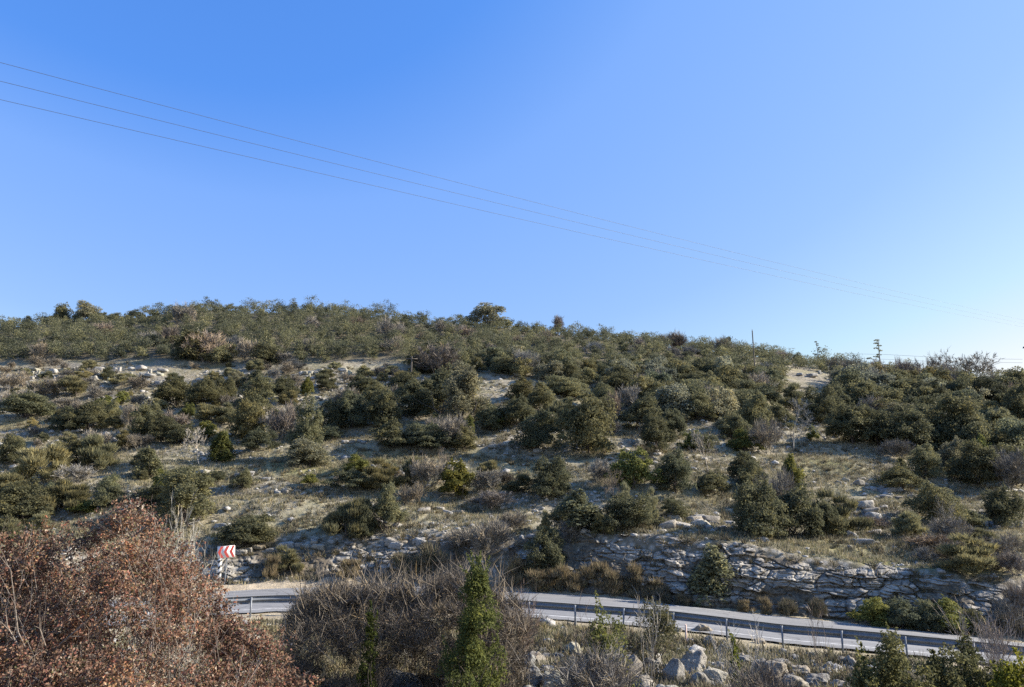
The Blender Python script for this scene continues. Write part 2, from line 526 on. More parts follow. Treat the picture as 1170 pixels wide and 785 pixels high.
def ground_mat():
    m, n, l, p = mat('hillside_ground')
    tc = n.new('ShaderNodeTexCoord')
    P = tc.outputs['Object']

    def attr(nm):
        a = n.new('ShaderNodeAttribute'); a.attribute_name = nm
        return a.outputs['Fac']
    n1 = noise(n, l, .22, 6, .65, P)
    n2 = noise(n, l, 1.7, 8, .7, P)
    n3 = noise(n, l, 9, 5, .7, P)
    dry = ramp(n, [(.28, (.13, .108, .075)), (.42, (.24, .205, .145)), (.56, (.34, .30, .215)), (.75, (.42, .38, .30))])
    l.new(n2.outputs[0], dry.inputs[0])
    grn = ramp(n, [(.3, (.12, .115, .05)), (.55, (.23, .21, .09)), (.75, (.33, .29, .155))])
    l.new(n2.outputs[0], grn.inputs[0])
    gm = n.new('ShaderNodeMath'); gm.operation = 'MULTIPLY_ADD'; gm.use_clamp = True
    r1 = ramp(n, [(.45, (0, 0, 0)), (.62, (1, 1, 1))]); l.new(n1.outputs[0], r1.inputs[0])
    l.new(r1.outputs[0], gm.inputs[0]); gm.inputs[1].default_value = .55; l.new(attr('green'), gm.inputs[2])
    c = mixc(n, l, gm.outputs[0], dry.outputs[0], grn.outputs[0])
    # stony ground
    vo = n.new('ShaderNodeTexVoronoi'); vo.inputs['Scale'].default_value = 2.6; l.new(P, vo.inputs['Vector'])
    st = ramp(n, [(0, (.40, .37, .32)), (.3, (.33, .30, .255)), (.5, (.19, .16, .12)), (.8, (.10, .088, .065))])
    l.new(vo.outputs['Distance'], st.inputs[0])
    st2 = mixc(n, l, 1, st.outputs[0], ramp_out(n, l, n3, [(.3, (.7, .7, .7)), (.6, (1.1, 1.1, 1.1))]), 'MULTIPLY')
    sm_ = n.new('ShaderNodeMath'); sm_.operation = 'ADD'; sm_.use_clamp = True
    l.new(attr('stony'), sm_.inputs[0])
    r4 = ramp(n, [(.60, (0, 0, 0)), (.72, (.5, .5, .5))]); l.new(n2.outputs[0], r4.inputs[0]); l.new(r4.outputs[0], sm_.inputs[1])
    c = mixc(n, l, sm_.outputs[0], c, st2)
    sd = ramp(n, [(.3, (.33, .265, .18)), (.6, (.46, .38, .27)), (.8, (.52, .46, .36))]); l.new(n2.outputs[0], sd.inputs[0])
    c = mixc(n, l, attr('sand'), c, sd.outputs[0])
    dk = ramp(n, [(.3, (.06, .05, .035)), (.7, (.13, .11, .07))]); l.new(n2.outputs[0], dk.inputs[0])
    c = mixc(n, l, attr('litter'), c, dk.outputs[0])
    l.new(c, p.inputs['Base Color'])
    p.inputs['Roughness'].default_value = .95
    p.inputs['Specular IOR Level'].default_value = .15
    b1 = n.new('ShaderNodeBump'); b1.inputs['Strength'].default_value = .8; b1.inputs['Distance'].default_value = .18
    l.new(n2.outputs[0], b1.inputs['Height'])
    b2 = n.new('ShaderNodeBump'); b2.inputs['Strength'].default_value = .7; b2.inputs['Distance'].default_value = .05
    l.new(n3.outputs[0], b2.inputs['Height']); l.new(b1.outputs[0], b2.inputs['Normal'])
    l.new(b2.outputs[0], p.inputs['Normal'])
    return m


def ramp_out(n, l, nz, stops):
    r = ramp(n, stops); l.new(nz.outputs[0], r.inputs[0])
    return r.outputs[0]


# ------------------------------------------------------------------ hillside mesh
def blobs(X, Y, pts):
    m = np.zeros_like(X)
    for px, py, r in pts:
        c = hit(px, py)
        m = np.maximum(m, np.exp(-((X - c[0]) ** 2 + ((Y - c[1]) * 1.3) ** 2) / (r * r)))
    return m


def build_hill():
    ga = np.concatenate([np.linspace(-2.2, -.85, 110), np.linspace(-.845, .845, 640), np.linspace(.85, 2.2, 110)])
    gy = np.concatenate([np.linspace(-60, 15, 50), np.arange(15.4, 70, .17), np.arange(70, 112, .3), np.arange(112, 160, .7),
                         np.linspace(162, 260, 30), np.linspace(270, 1000, 20)])
    A, Y = np.meshgrid(ga, gy, indexing='ij')
    X = A * np.maximum(Y, 10)
    Z = ground(X, Y)
    mb = MB()
    ni, nj = A.shape
    idx = np.arange(ni * nj).reshape(ni, nj)
    q = np.stack([idx[:-1, :-1], idx[1:, :-1], idx[1:, 1:], idx[:-1, 1:]], -1).reshape(-1, 4)
    mb.add(np.stack([X, Y, Z], -1).reshape(-1, 3), q)
    me = mb.mesh('hillside', M_GROUND, True)
    aa = acol(X, Y)
    f = np.interp(aa, AT, yf); b = np.interp(aa, AT, yb); t = np.interp(aa, AT, yt); r = np.interp(aa, AT, yr)
    zb_ = base_h(X, Y)
    _, fr = terrace(zb_, X, Y)
    wob = .35 * fbm(X / 4, Y / 4, 41)
    stony = smooth(fr + wob * .35, .66, .78) * smooth(Y, t + 2, t + 6) * np.clip(.1 + .9 * vnoise(X / 7, Y / 7, 43), 0, .8)
    stony = np.maximum(stony, .8 * smooth(Y, b - .3, b + .6) * (1 - smooth(Y, t - .2, t + .8)))
    stony = np.maximum(stony, .75 * blobs(X, Y, [(760, 600, 3.2), (700, 600, 2), (985, 548, 3.5), (1010, 575, 2.5), (990, 610, 1.6), (585, 505, 3.5), (730, 502, 3), (1150, 585, 4),
                                               (320, 555, 3), (90, 432, 9), (190, 432, 9), (300, 432, 9), (380, 432, 8), (20, 436, 8), (600, 432, 6), (920, 430, 7)]) * np.clip(.8 + wob, 0, 1))
    sand = smooth(Y, f - .8, f - .2) * (1 - smooth(Y + wob * 2, b - .4, b + .5)) * np.where(aa < -.08, .95, .5)
    sand = np.maximum(sand, .55 * smooth(Y, r - .9, r - .2) * (1 - smooth(Y, f - 1, f)))
    green = blobs(X, Y, [(920, 622, 3.5), (1000, 640, 4), (1060, 650, 3), (820, 615, 1.6), (960, 535, 3), (560, 545, 5), (330, 535, 4), (420, 530, 4), (270, 540, 3),
                         (720, 725, 2.5), (850, 740, 3), (940, 765, 2.5), (640, 725, 2)]) * np.clip(.75 + wob, 0, 1)
    px, py = project(np.stack([X, np.maximum(Y, 12), Z], -1))
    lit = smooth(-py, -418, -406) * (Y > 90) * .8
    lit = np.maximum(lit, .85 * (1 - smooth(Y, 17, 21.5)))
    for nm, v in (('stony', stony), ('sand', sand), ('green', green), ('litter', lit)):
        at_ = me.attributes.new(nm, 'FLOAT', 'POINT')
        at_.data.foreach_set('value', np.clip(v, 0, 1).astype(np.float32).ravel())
    return tag(link('hillside', me), 'dry grassy hillside with stony terraces rising behind the road', kind='structure')


M_GROUND = ground_mat()
build_hill()


# ------------------------------------------------------------------ road
def road_mat():
    m, n, l, p = mat('old_asphalt')
    uv = n.new('ShaderNodeUVMap')
    mp = n.new('ShaderNodeMapping'); mp.inputs['Scale'].default_value = (.12, 1.2, 1); l.new(uv.outputs[0], mp.inputs[0])
    n1 = noise(n, l, 1.0, 5, .6, mp.outputs[0])
    tc = n.new('ShaderNodeTexCoord')
    n2 = noise(n, l, 14, 6, .75, tc.outputs['Object'])
    r1 = ramp(n, [(.3, (.14, .137, .135)), (.5, (.20, .196, .19)), (.7, (.26, .253, .24))]); l.new(n1.outputs[0], r1.inputs[0])
    r2 = ramp(n, [(.3, (.75, .75, .75)), (.6, (1.08, 1.08, 1.08))]); l.new(n2.outputs[0], r2.inputs[0])
    c = mixc(n, l, 1, r1.outputs[0], r2.outputs[0], 'MULTIPLY')
    vo = n.new('ShaderNodeTexVoronoi'); vo.feature = 'DISTANCE_TO_EDGE'; vo.inputs['Scale'].default_value = .35
    n4 = noise(n, l, 1.4, 4, .6, tc.outputs['Object'])
    wv = mixc(n, l, .35, tc.outputs['Object'], n4.outputs['Color'])
    l.new(wv, vo.inputs['Vector'])
    r3 = ramp(n, [(0, (.35, .35, .35)), (.012, (1, 1, 1))]); l.new(vo.outputs[0], r3.inputs[0])
    c = mixc(n, l, .6, c, mixc(n, l, 1, c, r3.outputs[0], 'MULTIPLY'))
    l.new(c, p.inputs['Base Color'])
    p.inputs['Roughness'].default_value = .75
    bp = n.new('ShaderNodeBump'); bp.inputs['Strength'].default_value = .4; bp.inputs['Distance'].default_value = .01
    l.new(n2.outputs[0], bp.inputs['Height']); l.new(bp.outputs[0], p.inputs['Normal'])
    return m


RA = np.linspace(-1.55, 1.55, 500)


def edge(t, lift=0.0):
    """road cross position t: 0 near edge, 1 far edge"""
    yn, zn = np.interp(RA, AT, yr) + .85, np.interp(RA, AT, zr)
    yy, zz = np.interp(RA, AT, yf), np.interp(RA, AT, zf)
    Y = yn * (1 - t) + yy * t
    Z = zn * (1 - t) + zz * t + .05 * (1 - (2 * t - 1) ** 2) + lift
    return np.stack([RA * Y, Y, Z], -1)


def strip(name, ts, m, lift, kind='structure', jag=0.0):
    mb = MB()
    rows = []
    for k, t in enumerate(ts):
        tt = t
        if jag and k in (0, len(ts) - 1):
            tt = t + jag * vnoise(RA * 90, RA * 0 + k, 77)
        rows.append(edge(tt, lift))
    V = np.stack(rows, 1)
    ni, nj = V.shape[:2]
    idx = np.arange(ni * nj).reshape(ni, nj)
    q = np.stack([idx[:-1, :-1], idx[1:, :-1], idx[1:, 1:], idx[:-1, 1:]], -1).reshape(-1, 4)
    mb.add(V.reshape(-1, 3), q)
    me = mb.mesh(name, m, True)
    s = np.concatenate([[0], np.cumsum(np.linalg.norm(np.diff(V[:, 0], axis=0), axis=1))])
    U = np.stack([np.repeat(s[:, None], nj, 1), np.repeat(np.array(ts)[None] * 8, ni, 0)], -1).reshape(-1, 2)
    li = np.empty(len(me.loops), int); me.loops.foreach_get('vertex_index', li)
    ul = me.uv_layers.new(name='UVMap')
    ul.data.foreach_set('uv', U[li].astype(np.float32).ravel())
    return tag(link(name, me), kind=kind)


strip('road', list(np.linspace(0, 1, 9)), road_mat(), 0.0, jag=.012)
mw, n, l, p = mat('worn_white_line')
tc = n.new('ShaderNodeTexCoord'); nz = noise(n, l, 3.5, 6, .7, tc.outputs['Object'])
rp = ramp(n, [(.35, (.3, .29, .28)), (.55, (.62, .61, .58))]); l.new(nz.outputs[0], rp.inputs[0]); l.new(rp.outputs[0], p.inputs['Base Color'])
p.inputs['Roughness'].default_value = .7
strip('road_edge_line', [.085, .098], mw, .004)
strip('road_edge_line', [.935, .945], mw, .004)

# ------------------------------------------------------------------ cliff of bedded limestone beside the road
def cliff_mat():
    m, n, l, p = mat('bedded_limestone')
    tc = n.new('ShaderNodeTexCoord')
    mp = n.new('ShaderNodeMapping'); mp.inputs['Scale'].default_value = (.6, .6, 5.5); l.new(tc.outputs['Object'], mp.inputs[0])
    n1 = noise(n, l, 1.1, 8, .68, mp.outputs[0])
    n2 = noise(n, l, 6, 7, .7, tc.outputs['Object'])
    r1 = ramp(n, [(.32, (.07, .06, .046)), (.44, (.19, .17, .14)), (.57, (.36, .33, .28)), (.75, (.46, .42, .345))]); l.new(n1.outputs[0], r1.inputs[0])
    r2 = ramp(n, [(.32, (.4, .39, .37)), (.5, (1, 1, 1)), (.7, (1.1, 1.1, 1.08))]); l.new(n2.outputs[0], r2.inputs[0])
    c = mixc(n, l, 1, r1.outputs[0], r2.outputs[0], 'MULTIPLY')
    a = n.new('ShaderNodeAttribute'); a.attribute_name = 'soil'
    sr = ramp(n, [(.35, (.06, .048, .032)), (.65, (.18, .145, .10))]); l.new(n2.outputs[0], sr.inputs[0])
    c = mixc(n, l, a.outputs['Fac'], c, sr.outputs[0])
    l.new(c, p.inputs['Base Color']); p.inputs['Roughness'].default_value = .93
    b = n.new('ShaderNodeBump'); b.inputs['Strength'].default_value = .9; b.inputs['Distance'].default_value = .07
    l.new(n2.outputs[0], b.inputs['Height']); l.new(b.outputs[0], p.inputs['Normal'])
    return m


def build_cliff(a0, a1, na, nv, seed, name, earth=0.0):  # bedded rock, earth > 0 covers more of it with soil
    r = np.random.default_rng(seed)
    A = np.linspace(a0, a1, na)
    B = np.stack([A * np.interp(A, AT, yb), np.interp(A, AT, yb), np.interp(A, AT, zb)], -1)
    T = np.stack([A * np.interp(A, AT, yt), np.interp(A, AT, yt), np.interp(A, AT, zt)], -1)
    s = np.concatenate([[0], np.cumsum(np.linalg.norm(np.diff(B, axis=0), axis=1))])
    tg = norm(np.gradient(B, axis=0)); out = norm(np.stack([tg[:, 1], -tg[:, 0], 0 * s], -1))
    v = np.linspace(0, 1, nv)
    Vg, Sg = np.meshgrid(v, s)
    P = B[:, None] * (1 - v)[None, :, None] + T[:, None] * v[None, :, None]
    P[..., 2] = B[:, None, 2] - .15 + (T[:, None, 2] - B[:, None, 2] + .2) * v[None]
    hgt = (T[:, 2] - B[:, 2])[:, None] * v[None]
    # broken beds: flattened joint-bounded blocks at two sizes over a warped level
    lev = hgt + .10 * vnoise(Sg / 6, Sg * 0, seed) + .08 * vnoise(Sg / .9, hgt * 1.3, seed + 1)
    wx = Sg + .35 * vnoise(Sg * .9, lev * 1.7, seed + 21)

    def cells(sx, sy, sd):
        U, W = wx / sx, lev / sy
        iu, iw = np.floor(U), np.floor(W)
        f1 = np.full(U.shape, 9.0); f2 = f1.copy(); cid = np.zeros(U.shape)
        for du in (-1, 0, 1):
            for dw in (-1, 0, 1):
                cu, cw = iu + du, iw + dw
                jx, jw = _hash(cu, cw, sd), .5 + .55 * (_hash(cu, cw, sd + 1) - .5)
                dd = np.hypot(U - cu - jx, (W - cw - jw) * 1.25)
                hh = _hash(cu, cw, sd + 2)
                nearer = dd < f1
                f2 = np.where(nearer, f1, np.minimum(f2, dd))
                cid = np.where(nearer, hh, cid); f1 = np.where(nearer, dd, f1)
        return cid, f2 - f1
    c1, e1 = cells(1.5, .48, seed + 30)
    c2, e2 = cells(.55, .20, seed + 40)
    c3, e3 = cells(3.6, 1.1, seed + 50)
    off = .55 * (c3 - .5) + .40 * (c1 - .5) + .26 * (c2 - .5) - .24 * smooth(-e1, -.16, 0) - .13 * smooth(-e2, -.22, 0)
    off = off + .20 * vnoise(Sg * .6, np.floor(lev / .5) * 3.1, seed + 2)
    lam = np.floor(lev / .15 + .3 * vnoise(Sg * .5, lev, seed + 12))
    off = off + .08 * (_hash(lam, np.floor(wx / 2.1 + _hash(lam, lam * 0, seed + 14) * 5), seed + 13) - .5)
    soil = smooth(fbm(Sg / 2.2, hgt / .8, seed + 6, 4) + earth - .45 * smooth(A, .30, .42)[:, None], .08, .4)
    soil = np.maximum(soil, smooth(-Vg + .12 * vnoise(Sg * .7, Vg, seed), -.22, -.05) * .9)
    off = off * (1 - .75 * soil) + soil * (.16 * fbm(Sg * 1.6, hgt * 1.9, seed + 8, 5) - .10)
    off = off + .09 * fbm(Sg * 2.2, hgt * 3, seed + 7, 4)
    bulge = .42 * np.sin(np.pi * np.clip(Vg * .8 + .25, 0, 1)) + .35 * (1 - Vg) - .35 * smooth(Vg, .86, 1) + .10
    fade = smooth(Sg, 0, 1.5) * (1 - smooth(Sg, s[-1] - 1.5, s[-1]))
    d = ((off + bulge) * fade - .35 * (1 - fade))
    P = P + out[:, None, :] * d[..., None]
    P[..., 2] += .06 * fbm(Sg * 1.5, hgt * 1.5, seed + 9, 3) * fade
    P[:, -1] -= out * .7; P[:, -1, 2] -= .25
    mb = MB()
    idx = np.arange(na * nv).reshape(na, nv)
    q = np.stack([idx[:-1, :-1], idx[1:, :-1], idx[1:, 1:], idx[:-1, 1:]], -1).reshape(-1, 4)
    mb.add(P.reshape(-1, 3), q)
    me = mb.mesh(name, M_CLIFF, False)
    at_ = me.attributes.new('soil', 'FLOAT', 'POINT')
    at_.data.foreach_set('value', np.clip(soil, 0, 1).astype(np.float32).ravel())
    return tag(link(name, me), kind='structure')


M_CLIFF = cliff_mat()
tag(build_cliff(-.015, .95, 1650, 120, 3, 'rock_face'), 'long cut face of bedded pale limestone beside the road')
tag(build_cliff(-.40, -.045, 560, 60, 9, 'rock_bank', .35), 'low shaded rock bank behind the chevron sign')

# ------------------------------------------------------------------ plant meshes
def dome_lobes(w, h, n, lean=0, r=(.11, .27), top=1.0, base=.10):
    """lobes of an uneven dome w wide, h tall, foliage down to the ground"""
    L = []
    ph = rng.uniform(0, 6.28, 4)
    for k in range(n):
        u = rng.uniform(0, 2 * math.pi)
        z = rng.uniform(0, 1) ** .85
        out = 1 + .20 * math.sin(2 * u + ph[0]) + .14 * math.sin(3 * u + ph[1]) + .10 * math.sin(5 * u + ph[2])
        tall = 1 + .16 * math.sin(2 * u + ph[3]) + .10 * math.sin(3 * u + ph[0])
        rad = math.sqrt(max(0, 1 - (z * .95) ** 2.0)) * rng.uniform(0, 1) ** .45 * .84 * out
        rr = rng.uniform(*r)
        L.append(((math.cos(u) * rad * w / 2 + lean * z, math.sin(u) * rad * w / 2, base * h + z * tall * (h * (1 - base) - rr * h * .6) * top),
                  (rr * w * .5 * 1.25, rr * w * .5 * 1.25, rr * h * .62)))
    return L


def crown_mesh(name, lobes, nleaf, size, m, bias=.55, spires=0, h=1., sp_len=.5, hollow=.35, wid=.6):
    mb = MB()
    vol = np.array([a[1][0] * a[1][1] for a in lobes])
    cnt = np.maximum((nleaf * vol / vol.sum()).astype(int), 8)
    for (c, r), k in zip(lobes, cnt):
        D = rdir(k)
        D[:, 2] = np.where(D[:, 2] < -.35, -D[:, 2], D[:, 2])
        rad = hollow + (1 - hollow) * rng.uniform(0, 1, k) ** .45
        rad *= 1 + .28 * vnoise(D[:, 0] * 2.2 + c[0] * 3, D[:, 2] * 2.2 + c[1] * 3, 3)
        P = np.array(c) + D * rad[:, None] * np.array(r)
        P[:, 2] = np.maximum(P[:, 2], .02)
        N = D / np.array(r)
        V, Fc = leafquads(P, norm(N) + np.array([0, 0, .35]), size, wid, bias)
        mb.add(V, Fc)
    for s in range(spires):
        c, r = lobes[rng.integers(len(lobes))]
        p0 = np.array(c) + np.array([0, 0, r[2] * .6])
        ln = sp_len * rng.uniform(.5, 1.2)
        k = max(10, int(ln / size * 6))
        tt = rng.uniform(0, 1, k)
        ax = norm(np.array([[rng.normal() * .35, rng.normal() * .35, 1]]))[0]
        P = p0 + ax * (tt * ln)[:, None] + rdir(k) * (size * 1.3 * (1.15 - tt))[:, None]
        V, Fc = leafquads(P, rdir(k) + np.array([0, 0, .4]), size, wid, .4)
        mb.add(V, Fc)
    return mb.mesh(name, m)


def branch_segs(p, d, ln, r, lev, segs, tips, spread=.7, kids=3, up=.15, nseg=4, wig=.22):
    d = norm(np.array([d]))[0]
    pts = [np.array(p, float)]
    for k in range(nseg):
        d = norm(np.array([d + rng.normal(size=3) * wig + np.array([0, 0, up])]))[0]
        q = pts[-1] + d * ln / nseg
        r1 = r * (1 - .55 * (k + 1) / nseg)
        segs.append((pts[-1], q, r * (1 - .55 * k / nseg), r1))
        pts.append(q)
        if lev > 0 and k >= 1:
            for j in range(kids if k == nseg - 1 else max(1, kids - 1)):
                dd = d + rdir(1)[0] * spread
                branch_segs(q, dd, ln * rng.uniform(.45, .7), r1 * .62, lev - 1, segs, tips, spread, kids, up, max(2, nseg - 1), wig)
    tips.append((pts[-1], d))
    if lev <= 1: tips.append((pts[len(pts) // 2], d))


def twig_mesh(name, w, h, stems, lev, r0, fine, fl, fw, m, kids=3, up=.15, spread=.75, sides=3):
    segs, tips = [], []
    for s in range(stems):
        u = rng.uniform(0, 2 * math.pi); k = rng.uniform(.1, .75)
        d = np.array([math.cos(u) * k * w / h, math.sin(u) * k * w / h, 1])
        branch_segs((math.cos(u) * .06 * w, math.sin(u) * .06 * w, -.1), d, h * rng.uniform(.45, .62), r0, lev, segs, tips, spread, kids, up)
    S = np.array([np.concatenate([s[0], s[1], [s[2], s[3]]]) for s in segs])
    mb = MB()
    mb.add(*prisms(S[:, :3], S[:, 3:6], np.maximum(S[:, 6], .004), np.maximum(S[:, 7], .003), sides))
    if fine:
        k = rng.integers(len(tips), size=fine)
        P = np.array([tips[i][0] for i in k]); D = np.array([tips[i][1] for i in k])
        P = P - D * rng.uniform(0, .25, (fine, 1)) * fl * 2
        mb.add(*strands(P, D + rdir(fine) * .8 + np.array([0, 0, .2]), fl, fw))
    me = mb.mesh(name, m)
    return me


def stems_mesh(name, w, h, n, r, m):
    segs, tips = [], []
    for s in range(n):
        u = rng.uniform(0, 2 * math.pi)
        branch_segs((.012 * w * math.cos(u), .012 * w * math.sin(u), -.25), (math.cos(u) * .4, math.sin(u) * .4, 1), h * .42, r, 1, segs, tips, .7, 2)
    S = np.array([np.concatenate([s[0], s[1], [s[2], s[3]]]) for s in segs])
    mb = MB(); mb.add(*prisms(S[:, :3], S[:, 3:6], S[:, 6], S[:, 7], 6))
    return mb.mesh(name, m, True)


class Kind:
    """meshes of one kind of plant: [(crown or None, trunk or None, w, h)]"""
    def __init__(s, name, cat, variants, parts=('crown', 'trunk')):
        s.name, s.cat, s.v, s.parts = name, cat, variants, parts


def mk_oak(n, w, h, nl, nleaf, size, spires, lean=.15, r=(.11, .27)):
    out = []
    for i in range(n):
        L = dome_lobes(w, h, nl, rng.uniform(-lean, lean) * w, r)
        L.append(((0, 0, .38 * h), (.34 * w, .34 * w, .36 * h)))
        out.append((crown_mesh('crown', L, nleaf, size, M_LEAF, spires=spires, sp_len=.16 * h), stems_mesh('trunk', w, h, 4, .03 * h ** .5, M_DARKBARK), w, h))
    return out


K = {}
K['oak'] = Kind('evergreen_oak', 'shrub', mk_oak(6, 3.6, 3.0, 60, 17000, .105, 70))
K['tall'] = Kind('evergreen_oak', 'tree', mk_oak(3, 2.6, 4.6, 52, 15000, .105, 60))
K['lush'] = Kind('bright_shrub', 'shrub', mk_oak(4, 2.2, 2.0, 34, 8500, .095, 60))
K['far'] = Kind('evergreen_oak', 'shrub', mk_oak(6, 3.3, 2.8, 30, 5600, .15, 14, r=(.2, .36)))
K['low'] = Kind('evergreen_oak', 'shrub', mk_oak(2, 3.6, 1.8, 44, 10500, .105, 30))


def mk_broom(n, w, h, ns):
    out = []
    for i in range(n):
        L = dome_lobes(w, h, 26, 0, (.16, .28))
        mb = MB()
        for c, r in L:
            k = ns // 26
            D = rdir(k); D[:, 2] = np.abs(D[:, 2])
            P = np.array(c) + D * np.array(r) * rng.uniform(.3, .95, (k, 1))
            mb.add(*strands(P, D * .6 + np.array([0, 0, 1.]) + rdir(k) * .35 + .3 * norm(np.array([[c[0], c[1], .01]])), .30, .026))
            P2 = np.array(c) + rdir(k // 2) * np.array(r) * .75
            mb.add(*leafquads(P2, rdir(k // 2), .10, .45, .3))
        out.append((mb.mesh('crown', M_STRAND), stems_mesh('stems', w, h, 5, .03, M_BARK), w, h))
    return out


K['broom'] = Kind('broom_shrub', 'shrub', mk_broom(4, 2.8, 2.2, 7000), ('foliage', 'stems'))


def mk_twig(n, w, h, stems, lev, r0, fine, fl, fw, kids=3, up=.15, spread=.75):
    return [(twig_mesh('twigs', w, h, stems, lev, r0, fine, fl, fw, M_TWIG, kids, up, spread), None, w, h) for i in range(n)]


K['grey'] = Kind('leafless_shrub', 'shrub', mk_twig(4, 2.4, 2.0, 9, 2, .022, 3600, .30, .016))
K['bare'] = Kind('bare_tree', 'tree', mk_twig(3, 2.4, 3.6, 1, 3, .07, 900, .28, .014, kids=3, up=.08, spread=.95))
K['sapling'] = Kind('bare_sapling', 'tree', mk_twig(2, 1.6, 2.6, 3, 2, .02, 260, .3, .01, kids=3, up=.35, spread=.5))


def mk_cone(n, w, h, nleaf, size):
    out = []
    for i in range(n):
        L = []
        for k in range(46):
            z = rng.uniform(0, 1); u = rng.uniform(0, 2 * math.pi)
            prof = math.sin(math.pi * min(1, .25 + z * .8)) ** .8 * (1 - z * .35)
            rad = w / 2 * prof * rng.uniform(.3, .8)
            rr = w * rng.uniform(.13, .2)
            L.append(((math.cos(u) * rad, math.sin(u) * rad, .06 * h + z * h * .86), (rr, rr, rr * 1.5)))
        out.append((crown_mesh('crown', L, nleaf, size, M_LEAF, spires=26, sp_len=.13 * h), stems_mesh('trunk', w, h, 2, .04, M_BARK), w, h))
    return out


K['cone'] = Kind('juniper_shrub', 'shrub', mk_cone(2, 1.7, 2.6, 5200, .12))


def mk_pine(n, w, h):
    out = []
    for i in range(n):
        L = [((rng.normal() * .34 * w * (1.1 - z), rng.normal() * .34 * w * (1.1 - z), h * z), (.13 * w, .13 * w, .035 * h)) for z in np.linspace(.34, .97, 9)]
        tm = MB(); zz = np.linspace(-.2, h * .97, 9)
        tube(tm, np.stack([.03 * np.sin(zz * 3), 0 * zz, zz], -1), np.linspace(.07, .02, 9), 6)
        tm.add(*prisms(np.array([[0, 0, c[2] - .12] for c, r in L]), np.array([c for c, r in L]), .025, .012, 4))
        out.append((crown_mesh('crown', L, 330, .12, M_LEAF, hollow=.1), tm.mesh('trunk', M_BARK), w, h))
    return out


K['pine'] = Kind('young_pine', 'tree', mk_pine(2, 1.6, 3.2))
K['crownbare'] = Kind('bare_tree', 'tree', mk_twig(2, 3.4, 3.4, 5, 3, .07, 1500, .4, .03, kids=3, up=.1, spread=.8))

COLR = {'D': (.132, .132, .077), 'M': (.178, .175, .10), 'L': (.22, .215, .15), 'Y': (.18, .185, .06), 'S': (.27, .255, .15), 'G': (.24, .215, .185), 'P': (.25, .205, .17), 'B': (.36, .33, .30), 'O': (.19, .178, .10)}
PH_ = {'D': 'dark green evergreen shrub', 'M': 'olive green evergreen shrub', 'L': 'pale olive evergreen shrub', 'Y': 'bright yellow-green shrub', 'S': 'pale feathery broom shrub',
       'G': 'grey leafless twiggy shrub', 'P': 'pinkish grey leafless shrub', 'B': 'pale leafless tree', 'O': 'dull olive broom shrub'}
count = {}
DIM = {}


def vary(c, k=.14):
    w = rng.normal(0, k * .45)          # warmer or cooler green
    return tuple(np.clip(np.array(c) * max(.55, 1 + rng.normal(0, k * 1.25)) * np.array([1 + w, 1 + .25 * w, 1 - .9 * w]), .01, .9))


def plant(kind, p, w, h, colr, label, group=None, parts=True, name=None, cat=None, rz=None, sink=.06):
    kd = K[kind]
    asp = h / w
    order = sorted(range(len(kd.v)), key=lambda i: abs(math.log(asp / (kd.v[i][3] / kd.v[i][2]))) + rng.uniform(0, .3))
    crown, trunk, W, H = kd.v[order[0]]
    if crown.name not in DIM:
        V = np.empty(len(crown.vertices) * 3, np.float32); crown.vertices.foreach_get('co', V); V = V.reshape(-1, 3)
        DIM[crown.name] = (.5 * sum(np.percentile(V[:, c_], 98.5) - np.percentile(V[:, c_], 1.5) for c_ in (0, 1)), np.percentile(V[:, 2], 98.5))
    W, H = DIM[crown.name]
    count[kd.name] = count.get(kd.name, 0) + 1
    rz = rng.uniform(0, 6.28) if rz is None else rz
    loc = (p[0], p[1], p[2] - sink * h)
    sc = (w / W, w / W, h * (1 + sink) / H)
    nm = name or kd.name
    if trunk is None or not parts:
        o = link(nm, crown, None, loc, colr)
        o.rotation_euler = (0, 0, rz); o.scale = sc
        tag(o, label, cat or kd.cat, group)
        return o
    root = thing(nm, loc, label, cat or kd.cat, group, rz, sc)
    link(kd.parts[0], crown, root, None, colr)
    link(kd.parts[1], trunk, root)
    return root


ZONES = [  # (test, phrase)
    (lambda x, y: y > 560 and x > 700, 'on the grassy terraces above the rock face'),
    (lambda x, y: y > 560, 'on the lower left slope above the road bend'),
    (lambda x, y: x < 330 and y > 500, 'beside the clearing low on the left slope'),
    (lambda x, y: x < 380, 'in the broken thicket on the left slope'),
    (lambda x, y: x < 580 and y < 517, 'in the dense thicket in the middle of the slope'),
    (lambda x, y: x < 580, 'in the row below the long grass terrace'),
    (lambda x, y: x < 900 and y < 517, 'in the scrub right of the slope centre'),
    (lambda x, y: x < 900, 'below the narrow pale terrace at the centre right'),
    (lambda x, y: True, 'in the dark thicket high on the right slope'),
]

